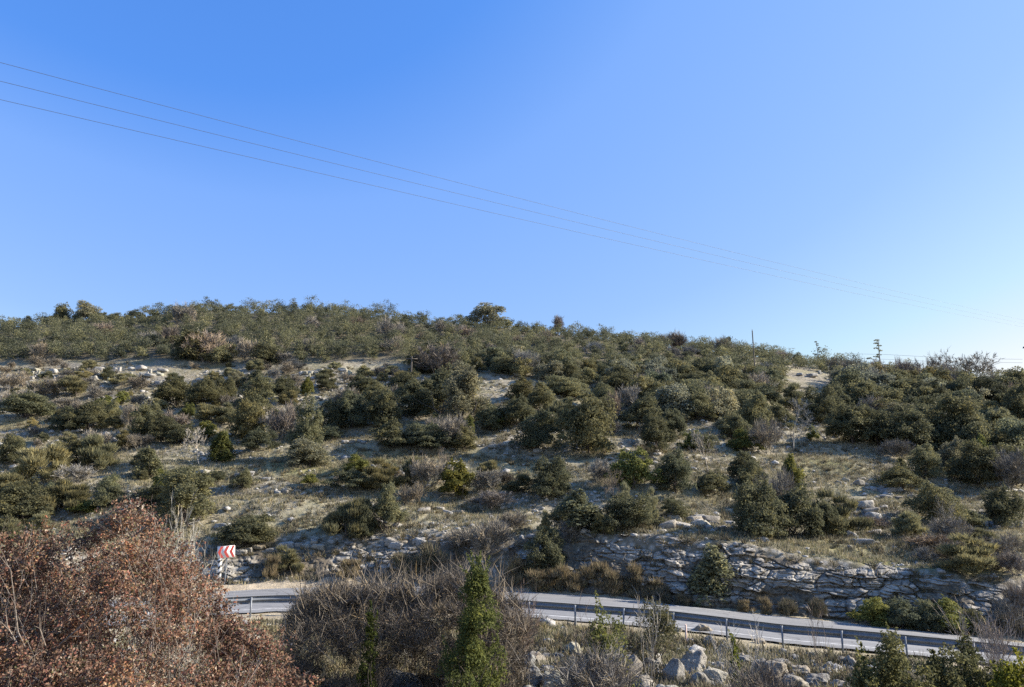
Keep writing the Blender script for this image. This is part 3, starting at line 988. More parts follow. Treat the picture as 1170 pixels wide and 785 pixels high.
# px, base py, width px, height px, colour, kind, label
CAT = [
    (30, 477, 52, 28, 'D', 'oak', 'dark shrub with yellowish top alone above the shaded clearing at far left'),
    (75, 492, 38, 28, 'D', 'oak', ''), (100, 492, 44, 36, 'D', 'oak', ''), (122, 486, 34, 30, 'M', 'oak', ''), (138, 463, 17, 16, 'Y', 'lush', 'small bright green shrub topping the dark thicket at left'),
    (117, 468, 24, 16, 'Y', 'lush', ''), (12, 447, 36, 24, 'G', 'grey', ''), (60, 456, 40, 24, 'G', 'grey', ''), (88, 452, 40, 24, 'S', 'broom', ''), (40, 452, 26, 18, 'S', 'broom', ''),
    (160, 446, 34, 16, 'G', 'grey', ''), (20, 466, 40, 22, 'G', 'grey', ''), (110, 458, 26, 18, 'G', 'grey', ''), (75, 470, 30, 16, 'G', 'grey', ''),
    (165, 500, 38, 42, 'M', 'oak', ''), (182, 505, 40, 34, 'D', 'oak', ''), (150, 490, 26, 30, 'G', 'grey', ''),
    (78, 514, 28, 21, 'S', 'broom', ''), (82, 530, 52, 26, 'D', 'low', 'low black-green shrub in the shade of feathery brooms at left'), (108, 537, 42, 38, 'O', 'broom', 'tall feathery olive broom between the shaded clearing and the dark low shrub'),
    (46, 550, 62, 40, 'S', 'broom', 'broad pale yellowish broom at the left edge of the slope'), (86, 552, 34, 20, 'G', 'grey', 'pale grey dead twiggy bush beside the broad pale broom'),
    (167, 546, 29, 33, 'M', 'cone', 'two-pronged olive juniper standing alone on the left clearing'),
    (10, 530, 40, 34, 'M', 'oak', ''), (22, 602, 72, 50, 'D', 'oak', 'large almost black oak behind the red bush at far left'), (8, 570, 50, 30, 'O', 'broom', ''),
    (75, 584, 58, 36, 'O', 'broom', ''), (95, 587, 26, 15, 'Y', 'lush', 'small yellow-green shrub just behind the red bush'), (42, 607, 32, 23, 'S', 'broom', ''), (5, 620, 40, 26, 'O', 'broom', ''),
    (172, 582, 50, 28, 'D', 'oak', ''), (209, 600, 64, 62, 'M', 'tall', 'tall rounded green oak behind the top of the red bush'), (185, 575, 30, 40, 'Y', 'lush', ''), (120, 580, 40, 26, 'D', 'low', ''),
    (200, 465, 46, 34, 'D', 'oak', ''), (232, 466, 42, 34, 'D', 'oak', ''), (256, 462, 34, 32, 'D', 'oak', ''), (268, 446, 26, 24, 'L', 'lush', ''), (292, 443, 28, 20, 'D', 'oak', ''),
    (290, 472, 42, 44, 'M', 'oak', ''), (325, 456, 36, 28, 'D', 'oak', ''), (350, 453, 15, 22, 'Y', 'lush', 'narrow yellow-green shrub below the cream rocks'), (372, 446, 27, 19, 'O', 'broom', ''),
    (215, 479, 19, 19, 'Y', 'lush', ''), (240, 482, 40, 20, 'O', 'broom', ''), (200, 492, 30, 22, 'P', 'grey', ''), (203, 508, 40, 26, 'D', 'oak', ''), (262, 485, 30, 24, 'O', 'broom', ''),
    (232, 502, 25, 21, 'Y', 'lush', 'yellow-topped shrub behind a small bare tree'), (229, 531, 26, 44, 'B', 'bare', 'small forked bare tree beside the stony patch on the left slope'),
    (253, 527, 27, 33, 'Y', 'cone', 'pointed green bush just right of a small forked bare tree'), (282, 502, 52, 46, 'M', 'oak', ''), (296, 514, 50, 26, 'D', 'low', ''), (319, 507, 32, 46, 'P', 'grey', 'tall pinkish bare shrub left of the two-tiered tree'),
    (350, 527, 38, 72, 'M', 'tall', 'tall two-tiered olive tree casting its shadow on the grass terrace'), (354, 533, 46, 30, 'L', 'oak', 'bushy pale shrub at the foot of the two-tiered tree'),
    (378, 492, 40, 38, 'D', 'oak', ''), (316, 479, 13, 12, 'Y', 'lush', ''), (353, 554, 17, 12, 'Y', 'lush', 'tiny yellow shrub on the grass below the two-tiered tree'), (277, 559, 29, 23, 'M', 'oak', ''),
    (202, 562, 46, 28, 'M', 'oak', ''), (246, 551, 19, 14, 'D', 'oak', ''), (225, 560, 30, 20, 'O', 'broom', ''),
    (415, 457, 52, 28, 'D', 'oak', ''), (400, 490, 46, 46, 'D', 'oak', ''), (440, 492, 46, 50, 'D', 'oak', ''), (475, 480, 56, 50, 'D', 'oak', ''), (505, 472, 52, 56, 'D', 'oak', ''), (528, 482, 50, 64, 'L', 'tall', 'tall pale olive tree at the right end of the middle thicket'),
    (450, 512, 62, 34, 'D', 'low', ''), (490, 513, 62, 32, 'D', 'oak', ''), (515, 510, 42, 36, 'G', 'grey', ''), (535, 500, 17, 26, 'Y', 'lush', ''), (443, 492, 12, 13, 'Y', 'lush', ''), (395, 468, 32, 26, 'G', 'grey', ''), (530, 515, 30, 28, 'M', 'oak', ''),
    (430, 470, 40, 34, 'M', 'oak', ''), (462, 452, 44, 30, 'D', 'oak', ''), (560, 492, 40, 32, 'M', 'oak', ''), (569, 489, 26, 22, 'Y', 'lush', ''), (500, 430, 56, 32, 'P', 'grey', 'rounded pinkish grey bare shrub at the top of the middle thicket'), (525, 460, 40, 40, 'L', 'oak', ''),
    (445, 470, 24, 30, 'G', 'grey', ''), (500, 500, 30, 26, 'G', 'grey', ''),
    (404, 542, 29, 22, 'Y', 'lush', 'yellow-green shrub at the left end of the row below the terrace'), (400, 558, 58, 24, 'D', 'low', ''), (440, 560, 50, 36, 'O', 'broom', ''), (468, 556, 40, 34, 'O', 'broom', ''), (490, 562, 50, 40, 'G', 'grey', ''), (524, 567, 45, 39, 'Y', 'lush', 'round bright green shrub at the right end of the row below the terrace'),
    (508, 548, 15, 38, 'P', 'sapling', 'thin bare sapling behind the round bright green shrub'), (560, 562, 42, 26, 'G', 'grey', ''), (575, 556, 30, 18, 'G', 'grey', ''),
    (613, 515, 44, 44, 'D', 'oak', 'dark oak on the pale stony strip left of the largest oak'), (672, 518, 68, 68, 'D', 'oak', 'largest dark spreading oak in the middle of the slope'), (698, 490, 26, 40, 'P', 'grey', 'pinkish bare shrub behind the largest oak'), (750, 516, 40, 44, 'D', 'oak', 'dark oak right of the gap beside the largest oak'),
    (766, 500, 40, 34, 'D', 'oak', ''), (600, 458, 40, 24, 'M', 'oak', ''), (648, 455, 52, 28, 'M', 'oak', ''), (622, 472, 42, 36, 'M', 'oak', ''), (590, 488, 42, 36, 'D', 'oak', ''), (735, 492, 60, 42, 'D', 'oak', ''), (755, 468, 42, 32, 'M', 'oak', ''), (710, 452, 42, 28, 'D', 'oak', ''),
    (640, 490, 40, 34, 'O', 'broom', ''), (690, 470, 40, 34, 'M', 'oak', ''), (720, 470, 34, 30, 'G', 'grey', ''),
    (722, 557, 51, 42, 'Y', 'lush', 'bright green bush with upright shoots below the largest oak'), (690, 553, 32, 28, 'G', 'grey', 'tangle of pale bare twigs left of the bright green bush'), (630, 568, 50, 44, 'D', 'oak', 'dark rounded oak below the narrow pale terrace at mid slope'), (592, 563, 42, 22, 'D', 'low', ''), (773, 562, 42, 46, 'D', 'oak', 'dark square oak right of the bright green bush'),
    (790, 516, 28, 25, 'Y', 'lush', ''), (806, 517, 34, 22, 'D', 'oak', ''), (848, 517, 34, 28, 'Y', 'lush', ''), (811, 541, 28, 50, 'B', 'bare', 'slim leafless tree standing on the narrow pale terrace'), (840, 503, 42, 32, 'M', 'oak', ''), (862, 494, 38, 46, 'M', 'oak', ''), (877, 520, 44, 44, 'G', 'grey', ''), (908, 514, 46, 58, 'G', 'bare', 'tall ghostly grey leafless tree above the right grassy clearing'),
    (940, 483, 56, 44, 'D', 'oak', ''), (928, 504, 15, 19, 'Y', 'lush', ''), (815, 562, 54, 24, 'D', 'low', ''), (855, 549, 46, 34, 'D', 'oak', ''), (800, 480, 36, 34, 'M', 'oak', ''), (825, 470, 36, 30, 'M', 'oak', ''), (790, 450, 36, 26, 'M', 'oak', ''), (870, 455, 44, 30, 'G', 'grey', ''), (905, 470, 40, 34, 'O', 'broom', ''), (845, 450, 36, 26, 'D', 'oak', ''), (890, 490, 34, 30, 'M', 'oak', ''),
    (868, 614, 66, 62, 'D', 'oak', 'huge dark oak left half of the clump above the rock face'), (860, 560, 40, 28, 'M', 'oak', ''), (907, 566, 22, 44, 'Y', 'cone', 'upright yellow-green shrub topping the huge dark clump'), (910, 615, 66, 56, 'D', 'oak', 'huge dark oak right half of the clump above the rock face'), (960, 613, 56, 50, 'O', 'broom', 'rounded grey-olive shrub at the right end of the huge dark clump'), (885, 590, 44, 50, 'G', 'grey', 'grey bare shrub growing through the huge dark clump'), (945, 614, 40, 44, 'D', 'oak', ''),
    (975, 507, 52, 48, 'D', 'oak', ''), (1005, 510, 58, 50, 'D', 'oak', ''), (1040, 517, 68, 52, 'D', 'oak', ''), (1085, 513, 70, 62, 'M', 'oak', ''), (1115, 518, 52, 58, 'M', 'oak', ''), (990, 470, 52, 38, 'M', 'oak', ''), (1030, 453, 52, 32, 'M', 'oak', ''), (1060, 474, 44, 42, 'D', 'oak', ''), (1095, 468, 52, 38, 'D', 'oak', ''), (1140, 474, 52, 46, 'D', 'oak', ''), (1165, 494, 44, 60, 'D', 'oak', ''), (1025, 466, 22, 24, 'G', 'bare', 'small grey bare tree among the dark oaks high on the right'),
    (960, 470, 36, 34, 'M', 'oak', ''), (1140, 505, 50, 40, 'M', 'oak', ''), (1055, 500, 50, 40, 'D', 'oak', ''),
    (1028, 559, 52, 26, 'D', 'low', 'low dark shrub on the stones right of the grassy clearing'), (1060, 548, 42, 42, 'M', 'oak', ''), (1088, 540, 40, 40, 'L', 'oak', ''), (1112, 555, 62, 52, 'D', 'oak', ''), (1126, 530, 22, 32, 'Y', 'lush', 'yellow-green shrub on the edge of the right thicket'), (1150, 562, 52, 50, 'G', 'grey', ''), (1030, 538, 12, 14, 'M', 'cone', 'tiny olive bush standing on the right grassy clearing'), (1165, 555, 40, 46, 'D', 'oak', ''),
    (1070, 600, 52, 46, 'M', 'oak', 'olive oak alone on the stony right terrace'), (1085, 614, 24, 46, 'G', 'sapling', 'bare grey sapling in front of the lone olive oak on the right'), (1108, 604, 32, 20, 'M', 'oak', 'small olive shrub leaning on the lone olive oak'), (1150, 603, 46, 44, 'D', 'oak', 'dark shrub at the right edge above the rock face'), (1140, 590, 18, 22, 'Y', 'lush', ''),
    (1060, 628, 62, 18, 'P', 'grey', ''), (1102, 643, 62, 26, 'G', 'grey', ''), (1140, 640, 52, 30, 'G', 'grey', ''), (1120, 625, 40, 22, 'O', 'broom', ''), (1160, 660, 40, 30, 'P', 'grey', ''), (1000, 604, 40, 14, 'P', 'grey', ''),
    (441, 608, 34, 54, 'M', 'tall', 'upright olive tree at the left end of the pale ledge'), (397, 614, 52, 42, 'O', 'broom', 'spreading grey-olive broom left of the upright olive tree'), (413, 616, 28, 42, 'D', 'oak', 'dark oak wedged between broom and upright olive tree'), (469, 579, 26, 26, 'G', 'grey', 'small bare shrub on the terrace above the pale ledge'), (376, 606, 24, 20, 'M', 'oak', ''),
    (557, 640, 54, 44, 'G', 'grey', 'grey thicket of bare twigs at the end of the pale ledge'), (530, 630, 40, 26, 'G', 'grey', ''), (560, 582, 50, 22, 'P', 'grey', ''), (585, 610, 40, 26, 'G', 'grey', ''),
    (662, 607, 46, 44, 'M', 'cone', 'stepped green juniper with a pointed top above the rock face'), (640, 604, 30, 26, 'D', 'oak', ''), (690, 611, 24, 24, 'M', 'oak', 'small round shrub at the right foot of the stepped juniper'), (622, 662, 46, 54, 'D', 'oak', 'dark oak standing by the road against the left end of the rock face'), (648, 622, 26, 26, 'G', 'grey', ''), (622, 614, 20, 30, 'S', 'broom', ''),
    (703, 582, 24, 46, 'P', 'bare', 'small crooked bare tree behind the stepped juniper'), (722, 604, 62, 38, 'M', 'oak', 'wide olive shrub with two feathery tops above the rock face'), (715, 592, 20, 38, 'S', 'broom', 'left feathery top beside the wide olive shrub'), (742, 594, 18, 34, 'S', 'broom', 'right feathery top beside the wide olive shrub'), (773, 592, 28, 22, 'M', 'oak', 'small shrub right of the wide olive shrub'),
    (282, 622, 66, 32, 'D', 'oak', 'dark oak bush on the bank above the chevron sign'), (325, 657, 38, 30, 'O', 'broom', 'olive broom at the roadside right of the chevron sign'),
    (815, 691, 44, 62, 'M', 'cone', 'olive bush growing by the road against the rock face'),
    (1000, 716, 48, 34, 'Y', 'lush', ''), (1028, 719, 44, 36, 'M', 'oak', ''), (1058, 722, 46, 36, 'M', 'oak', ''), (1088, 724, 50, 40, 'Y', 'lush', ''), (1115, 726, 36, 30, 'M', 'oak', ''), (1150, 724, 50, 40, 'G', 'grey', ''), (1170, 715, 40, 50, 'P', 'grey', ''), (1150, 716, 30, 24, 'Y', 'lush', ''),
]
placed = []


def zone_label(c, x, y):
    if y > 675: z = 'at the foot of the rock face by the road'
    else:
        for t, z in ZONES:
            if t(x, y): break
    return PH_[c] + ' ' + z


NP = len(CAT)
shared = {}
for x, y, w, h, c, k, lab in CAT:
    if not lab:
        lb = zone_label(c, x, y)
        shared[lb] = shared.get(lb, 0) + 1
for x, y, w, h, c, k, lab in CAT:
    p = hit(x, y)
    dep = depth_of(p)
    wm, hm = w * dep / F, h * dep / F
    grp = None
    lb = lab
    if not lab:
        lb = zone_label(c, x, y)
        grp = lb.replace('shrub', 'shrubs').replace('tree', 'trees') if shared[lb] > 1 else None
    kk = k
    plant(kk, p, wm * (.97 if lab else .84), hm * (.97 if lab else .9), vary(COLR[c], .10), lb, grp)
    placed.append((p[0], p[1], wm / 2))

FILL = [(0, 460, 419, 444, 46, 'GGOS', 'on the rocky band below the ridge wood'), (0, 335, 442, 515, 58, 'GOGOSM', 'filling the thicket on the left slope'), (345, 560, 432, 512, 34, 'MOGD', 'filling the middle thicket'),
        (570, 940, 436, 508, 18, 'MGGOOL', 'scattered in the scrub right of the slope centre'), (950, 1175, 440, 525, 20, 'MGMOL', 'filling the dark thicket high on the right'),
        (0, 170, 520, 600, 22, 'OGOM', 'at the foot of the slope behind the red bush'), (380, 600, 545, 568, 9, 'OG', 'in the grey row below the long terrace'),
        (1020, 1175, 590, 660, 7, 'GPO', 'on the right terrace above the rock face')]
for x0, x1, y0, y1, n_, cs, ph in FILL:
    for k in range(n_):
        x, y = rng.uniform(x0, x1), rng.uniform(y0, y1)
        if 10 < x < 66 and y > 520 and y < 575: continue
        p = hit(x, y)
        if p[1] < 38: continue
        if any((q[0] - p[0]) ** 2 + (q[1] - p[1]) ** 2 < (q[2] * 1.0 + .3) ** 2 for q in placed): continue
        c = cs[rng.integers(len(cs))]
        hm = rng.uniform(.7, 1.7); wm = hm * rng.uniform(1.0, 1.7)
        kk = {'G': 'grey', 'P': 'grey', 'O': 'broom', 'S': 'broom'}.get(c, 'oak')
        lb = 'small ' + PH_[c] + ' ' + ph
        plant(kk, p, wm, hm, vary(COLR[c], .14), lb, lb.replace('shrub', 'shrubs'), parts=False)
        placed.append((p[0], p[1], wm / 2))

# ------------------------------------------------------------------ woods on the upper slope
B1 = np.array([(-300, 415), (0, 416), (300, 418), (450, 416), (480, 425), (560, 428), (640, 440), (700, 452), (760, 478), (860, 488), (900, 425), (955, 426), (975, 470), (1050, 500), (1170, 545), (1500, 545)], float)


def scatter():
    out = []
    cell = {}
    tries = rng.uniform(0, 1, (110000, 2))
    for u, v in tries:
        Y = 62 + v ** .9 * 100
        a = -1.15 + 2.3 * u
        X = a * Y
        z = base_h(np.array([X]), np.array([Y]))[0]
        px, py = project(np.array([X, Y, z]))
        if px < -300 or px > 1480: continue
        if py > np.interp(px, B1[:, 0], B1[:, 1]) - 2: continue
        sp = 2.1 if Y < 118 else 2.45
        key = (int(X // 3), int(Y // 3))
        ok = True
        for i in (-1, 0, 1):
            for j in (-1, 0, 1):
                for q in cell.get((key[0] + i, key[1] + j), ()):
                    if (q[0] - X) ** 2 + (q[1] - Y) ** 2 < sp * sp: ok = False
        if ok:
            for q in placed:
                if (q[0] - X) ** 2 + (q[1] - Y) ** 2 < (q[2] * .7 + .8) ** 2: ok = False; break
        if not ok: continue
        cell.setdefault(key, []).append((X, Y))
        out.append((X, Y, px, py))
    return out


SC = scatter()
SC.sort(key=lambda s: s[1])
wood = MB()
WT = []
n_oak = count.get('evergreen_oak', 0)
n_grey = count.get('leafless_shrub', 0)
FARV = []
for i in range(5):
    L = dome_lobes(3.2, 2.6, 17, rng.uniform(-.3, .3), (.26, .40))
    L.append(((0, 0, .95), (1.05, 1.05, .95)))
    FARV.append(L)


def wood_zone(px, py):
    if px > 950: return 'right slope wood', 'on the wooded upper right slope'
    if px > 690: return 'centre right wood', 'in the wood right of the slope centre'
    if px > 450: return 'centre wood', 'along the lower edge of the ridge wood above the middle thicket'
    return 'ridge wood edge', 'along the lower edge of the ridge wood above the cream rocks'


for X, Y, px, py in SC:
    p = (X, Y, g1(X, Y))
    s = rng.uniform(.65, 1.35)
    visible = -15 < px < 1185
    grey = rng.uniform() < .075
    s *= 1 + .22 * float(vnoise(np.array([X / 14]), np.array([Y / 14]), 123)[0])
    w, h = 3.3 * s * rng.uniform(.9, 1.15), 2.7 * s * rng.uniform(.8, 1.2)
    zn, ph = wood_zone(px, py)
    if grey and visible and n_grey < 290 and Y < 140:
        n_grey += 1
        cc = 'G' if rng.uniform() < .7 else 'P'
        plant('grey', p, w * .85, h * .95, vary(COLR[cc], .15), PH_[cc] + ' ' + ph, PH_[cc].replace('shrub', 'shrubs') + ' ' + ph, parts=False)
    elif visible and n_oak < 298:
        n_oak += 1
        cc = rng.choice(['D', 'M', 'L'], p=[.4, .4, .2])
        plant('far', p, w, h, vary(COLR[cc], .16), PH_[cc] + ' ' + ph, PH_[cc].replace('shrub', 'shrubs') + ' ' + ph, parts=False)
    elif visible or Y < 150:
        L = FARV[rng.integers(5)]
        k = 900 if Y < 128 else 700
        sx, sz = w / 3.2, h / 2.8
        ca, sa = math.cos(rng.uniform(0, 6.28)), math.sin(rng.uniform(0, 6.28))
        th = rng.uniform(0, 6.28); ca, sa = math.cos(th), math.sin(th)
        tt_ = np.clip(rng.normal(.5, .2), 0, 1)
        for c, r in L:
            kk = k // len(L) if r[0] < 1 else k // 6
            D = rdir(kk); D[:, 2] = np.where(D[:, 2] < -.3, -D[:, 2], D[:, 2])
            q = np.array(c) + D * np.array(r) * rng.uniform(.3, 1.08, (kk, 1))
            q = q * np.array([sx, sx, sz])
            q = np.stack([q[:, 0] * ca - q[:, 1] * sa, q[:, 0] * sa + q[:, 1] * ca, q[:, 2]], 1) + np.array(p)
            wood.add(*leafquads(q, D + np.array([0, 0, .35]), .19, .62, .5))
            WT.append(np.full(4 * kk, tt_))
wme = wood.mesh('woodland', M_WOOD)
wat = wme.attributes.new('tint', 'FLOAT', 'POINT'); wat.data.foreach_set('value', np.concatenate(WT).astype(np.float32))
tag(link('woodland', wme), 'dense wood of small evergreen oaks covering the ridge', kind='stuff')

# skyline trees that stand out
def skyline(px, ytop, wpx, Y, kind, c, label, hm=None, name=None, cat=None):
    z = at(px, ytop, Y)
    gz = g1(z[0], Y)
    h = max(z[2] - gz, 1.0)
    dep = depth_of(z)
    return plant(kind, (z[0], Y, gz), wpx * dep / F, h, vary(COLR[c], .05), label, name=name, cat=cat, sink=0)


skyline(101, 345, 26, 149, 'far', 'L', 'round tree standing above the skyline at the left')
skyline(72, 348, 22, 149, 'far', 'M', 'low dark tree on the skyline left of the round tree')
skyline(557, 349, 38, 146, 'far', 'L', 'broad rounded tree rising above the skyline at the centre')
skyline(933, 390, 9, 136, 'pine', 'D', 'tiny dark topped tree poking above the skyline at the right')
skyline(832, 386, 11, 139, 'cone', 'D', 'thin spire-topped conifer on the skyline left of the tall pole')
skyline(1003, 388, 16, 134, 'pine', 'M', 'open young pine on the skyline where two wires vanish')
skyline(1071, 405, 28, 128, 'crownbare', 'G', 'bare spreading tree on the right skyline, smaller of two')
skyline(1112, 408, 50, 128, 'crownbare', 'G', 'bare wide-crowned tree on the right skyline, larger of two')
skyline(1150, 424, 34, 130, 'far', 'D', 'dark oak on the skyline at the right end of the bare trees')
skyline(637, 362, 16, 144, 'grey', 'P', 'pinkish bare shrub on the skyline right of the broad rounded tree')

# ------------------------------------------------------------------ rocks
def ico(sub):
    import bmesh
    bm = bmesh.new(); bmesh.ops.create_icosphere(bm, subdivisions=sub, radius=1)
    V = np.array([v.co[:] for v in bm.verts]); Fc = np.array([[v.index for v in f.verts] for f in bm.faces])
    bm.free()
    return V, Fc


ICO = {k: ico(k) for k in (1, 2, 3, 5)}


def rock_shape(sub, planes=16, rough=.06, flat=1.0):
    V, Fc = ICO[sub]
    N = rdir(planes); d = rng.uniform(.58, .95, planes)
    dots = V @ N.T
    r = np.min(np.where(dots > 1e-3, d[None] / np.maximum(dots, 1e-3), 9), axis=1)
    r = np.minimum(r, 1.15)
    if rough:
        r = r * (1 + rough * fbm(V[:, 0] * 3 + rng.uniform(0, 50), V[:, 1] * 3 + V[:, 2] * 4, 5, 4))
    P = V * r[:, None]
    return P * np.array([1, 1, flat]), Fc


ROCKV = [MB().add(*rock_shape(5, 20, .10)).mesh('boulder', M_ROCK) for i in range(6)]


def block_shape(sub=3):
    V, Fc = ICO[sub]
    ax = np.concatenate([np.eye(3), -np.eye(3)])
    N = norm(np.concatenate([ax + rng.normal(0, .16, (6, 3)), rdir(5)])); d = np.concatenate([rng.uniform(.55, .72, 6), rng.uniform(.72, .95, 5)])
    dots = V @ N.T
    r = np.min(np.where(dots > 1e-3, d[None] / np.maximum(dots, 1e-3), 9), axis=1)
    r = np.minimum(r, 1.2) * (1 + .05 * fbm(V[:, 0] * 3 + rng.uniform(0, 50), V[:, 1] * 3 + V[:, 2] * 4, 5, 3))
    return V * r[:, None], Fc


def rock(px, py, w, h, label, group=None, colr=(1, 1, 1), name='boulder', cat='rock', ymin=17, meshes=None, dy=1.0, sink=.3):
    p = hit(px, py, ymin)
    dep = depth_of(p)
    wm, hm = w * dep / F, h * dep / F
    me = (meshes or ROCKV)[rng.integers(len(meshes or ROCKV))]
    o = link(name, me, None, (p[0], p[1], p[2] + hm * (.5 - sink)), colr)
    o.scale = (wm / 1.7, wm / 1.7 * dy, hm / 1.5 * 1.15)
    o.rotation_euler = (rng.uniform(-.2, .2), rng.uniform(-.2, .2), rng.uniform(-.4, .4) if meshes else rng.uniform(0, 6.28))
    return tag(o, label, cat, group)


FG = [(577, 752, 24, 26, 'rounded grey boulder just right of the bright green cone bush'), (600, 768, 26, 26, 'lit pale boulder at the top of the left rock heap'),
      (592, 782, 26, 30, ''), (612, 760, 22, 20, ''), (607, 782, 26, 26, ''), (634, 792, 44, 34, 'big shaded slab-like boulder beside the bare grey bush'), (655, 748, 26, 18, 'flat pale boulder behind the bare grey bush'),
      (720, 772, 30, 30, 'reddish-topped boulder right of the leafy green shrub'), (742, 766, 24, 20, ''), (752, 762, 14, 14, 'small white stone between two pale boulders'), (772, 782, 30, 36, 'tall smooth rounded boulder in the right rock heap'), (764, 768, 14, 14, ''), (790, 770, 36, 34, 'broken pale boulder right of the tall rounded one'),
      (735, 790, 34, 24, ''), (760, 800, 34, 22, ''), (800, 788, 30, 24, ''), (815, 782, 34, 26, 'grey boulder left of the yellow-green shrub'), (880, 778, 44, 34, 'broad sunlit boulder right of the low grey bush'), (850, 760, 30, 14, ''), (905, 790, 40, 24, ''), (915, 772, 28, 18, ''), (935, 782, 36, 16, ''), (950, 774, 20, 14, ''), (895, 764, 22, 14, ''), (960, 790, 30, 16, ''),
      (458, 756, 22, 28, 'pale boulder deep in the dark bramble'), (462, 790, 52, 26, 'large pale slab at the bottom of the dark bramble'), (812, 738, 20, 14, 'low grey boulder right of the pink stake'), (803, 722, 24, 12, 'dark stone beside the guardrail post'), (868, 735, 14, 8, ''), (775, 722, 10, 6, ''), (925, 752, 14, 8, ''), (1000, 762, 14, 8, '')]
for k in range(70):
    x, y = (rng.uniform(583, 665), rng.uniform(748, 790)) if k < 22 else (rng.uniform(708, 985), rng.uniform(754, 792))
    w = rng.uniform(7, 19)
    FG.append((x, y, w, w * rng.uniform(.5, .9), ''))
for x, y, w, h, lab in FG:
    rock(x, min(y, 800), w * .86, h * .86, lab or 'pale limestone boulder in the rubble between the camera and the guardrail', None if lab else 'boulders in the near rubble', vary((.74, .715, .67), .14))

LEDG = [(500, 620, 90, 12, 'long pale layered ledge of rock below the terrace'), (455, 625, 30, 12, ''), (760, 592, 34, 10, ''), (805, 596, 26, 10, ''), (790, 600, 50, 12, ''), (830, 605, 34, 10, ''), (690, 585, 30, 8, ''),
        (985, 620, 34, 10, 'pale stone cluster on the green grass above the rock face'), (1000, 580, 32, 14, ''), (1006, 592, 30, 9, ''), (985, 612, 36, 12, ''), (1030, 568, 40, 8, ''), (1042, 596, 24, 10, ''), (975, 552, 40, 8, ''), (1140, 600, 44, 10, ''), (1010, 560, 40, 8, ''),
        (265, 607, 28, 10, 'pale rock beside the bush above the chevron sign'), (300, 630, 60, 9, ''), (345, 625, 50, 9, ''), (260, 640, 44, 8, ''), (585, 508, 60, 8, ''), (735, 507, 40, 8, ''), (300, 548, 50, 8, ''), (490, 585, 26, 8, ''), (515, 585, 30, 8, ''),
        (215, 540, 30, 7, ''), (330, 562, 30, 7, ''), (400, 505, 34, 6, '')]
BLOCKV = [MB().add(*block_shape(3)).mesh('block', M_ROCK) for i in range(8)]
for x, y, w, h, lab in LEDG:
    n_ = max(3, int(w / (h * .8)))
    lb = 'limestone block in the ' + lab if lab else 'broken pale limestone block showing through the grass of a terrace'
    lb = ' '.join(lb.split()[:16])
    for k in range(n_):
        hh = h * rng.uniform(.25, .85)
        rock(x - w / 2 + w * (k + .5) / n_ + rng.normal() * h * .25, y + rng.normal() * h * .22, hh * rng.uniform(1.5, 3.6), hh, lb, 'blocks of the ' + lab if lab else 'blocks on the terraces', vary((.84, .815, .77), .12), 'rock_block', 'rock', 38, BLOCKV, .9, .38)
CLX = rng.uniform(0, 455, 20)
for k in range(150):
    x = CLX[rng.integers(20)] + rng.normal() * 13 if k < 126 else rng.choice([605, 640, 690, 905, 925, 945, 1105, 1125]) + rng.uniform(-14, 14)
    y = (423 + 18 * rng.uniform() if k < 126 else (rng.uniform(426, 436)))
    rock(x, y, 3 + 13 * rng.uniform() ** 2, 2 + 3.6 * rng.uniform() ** 1.5, 'cream coloured outcrop in the rocky band below the ridge wood' if x < 460 else 'pale outcrop among the shrubs high on the right of the slope',
         'cream outcrops below the ridge wood' if x < 460 else 'pale outcrops high on the right', vary((1.35, 1.12, .80) if rng.uniform() < .6 else (1.1, 1.04, .95), .08), 'rock_outcrop', 'rock', 60, BLOCKV, .8, .1)

# small stones lying everywhere on the slope and the near verge
def stones():
    mb = MB()
    V0 = [rock_shape(1, 8, 0)[0] for i in range(8)]
    Fc = ICO[1][1]
    n = 0
    while n < 4600:
        Y = rng.uniform(20, 108)
        if rng.uniform() < .12: Y = rng.uniform(19, 30)
        a = rng.uniform(-.72, .72); X = a * Y
        if roadmask(np.array([X]), np.array([Y]))[0] > .02: continue
        z = base_h(np.array([X]), np.array([Y]))
        _, fr = terrace(z, np.array([X]), np.array([Y]))
        t = np.interp(a, AT, yt)
        hill = Y > t
        pr = .12 + (.8 if fr[0] > .64 else 0) if hill else .7
        pr *= np.clip(.5 + 1.1 * vnoise(X / 7, Y / 7, 91), .05, 1)
        if rng.uniform() > pr: continue
        s = rng.uniform(.05, .17) * (1 + rng.uniform() ** 6 * 1.6) * (1 if Y < 60 else 1.35)
        th = rng.uniform(0, 6.28)
        P = V0[rng.integers(8)] * np.array([1.2, .9, .6]) * s
        P = np.stack([P[:, 0] * math.cos(th) - P[:, 1] * math.sin(th), P[:, 0] * math.sin(th) + P[:, 1] * math.cos(th), P[:, 2]], 1)
        mb.add(P + np.array([X, Y, g1(X, Y) + s * .15]), Fc)
        n += 1
    tag(link('rubble', mb.mesh('rubble', M_ROCK)), 'loose limestone stones scattered over the slope', kind='stuff')


stones()

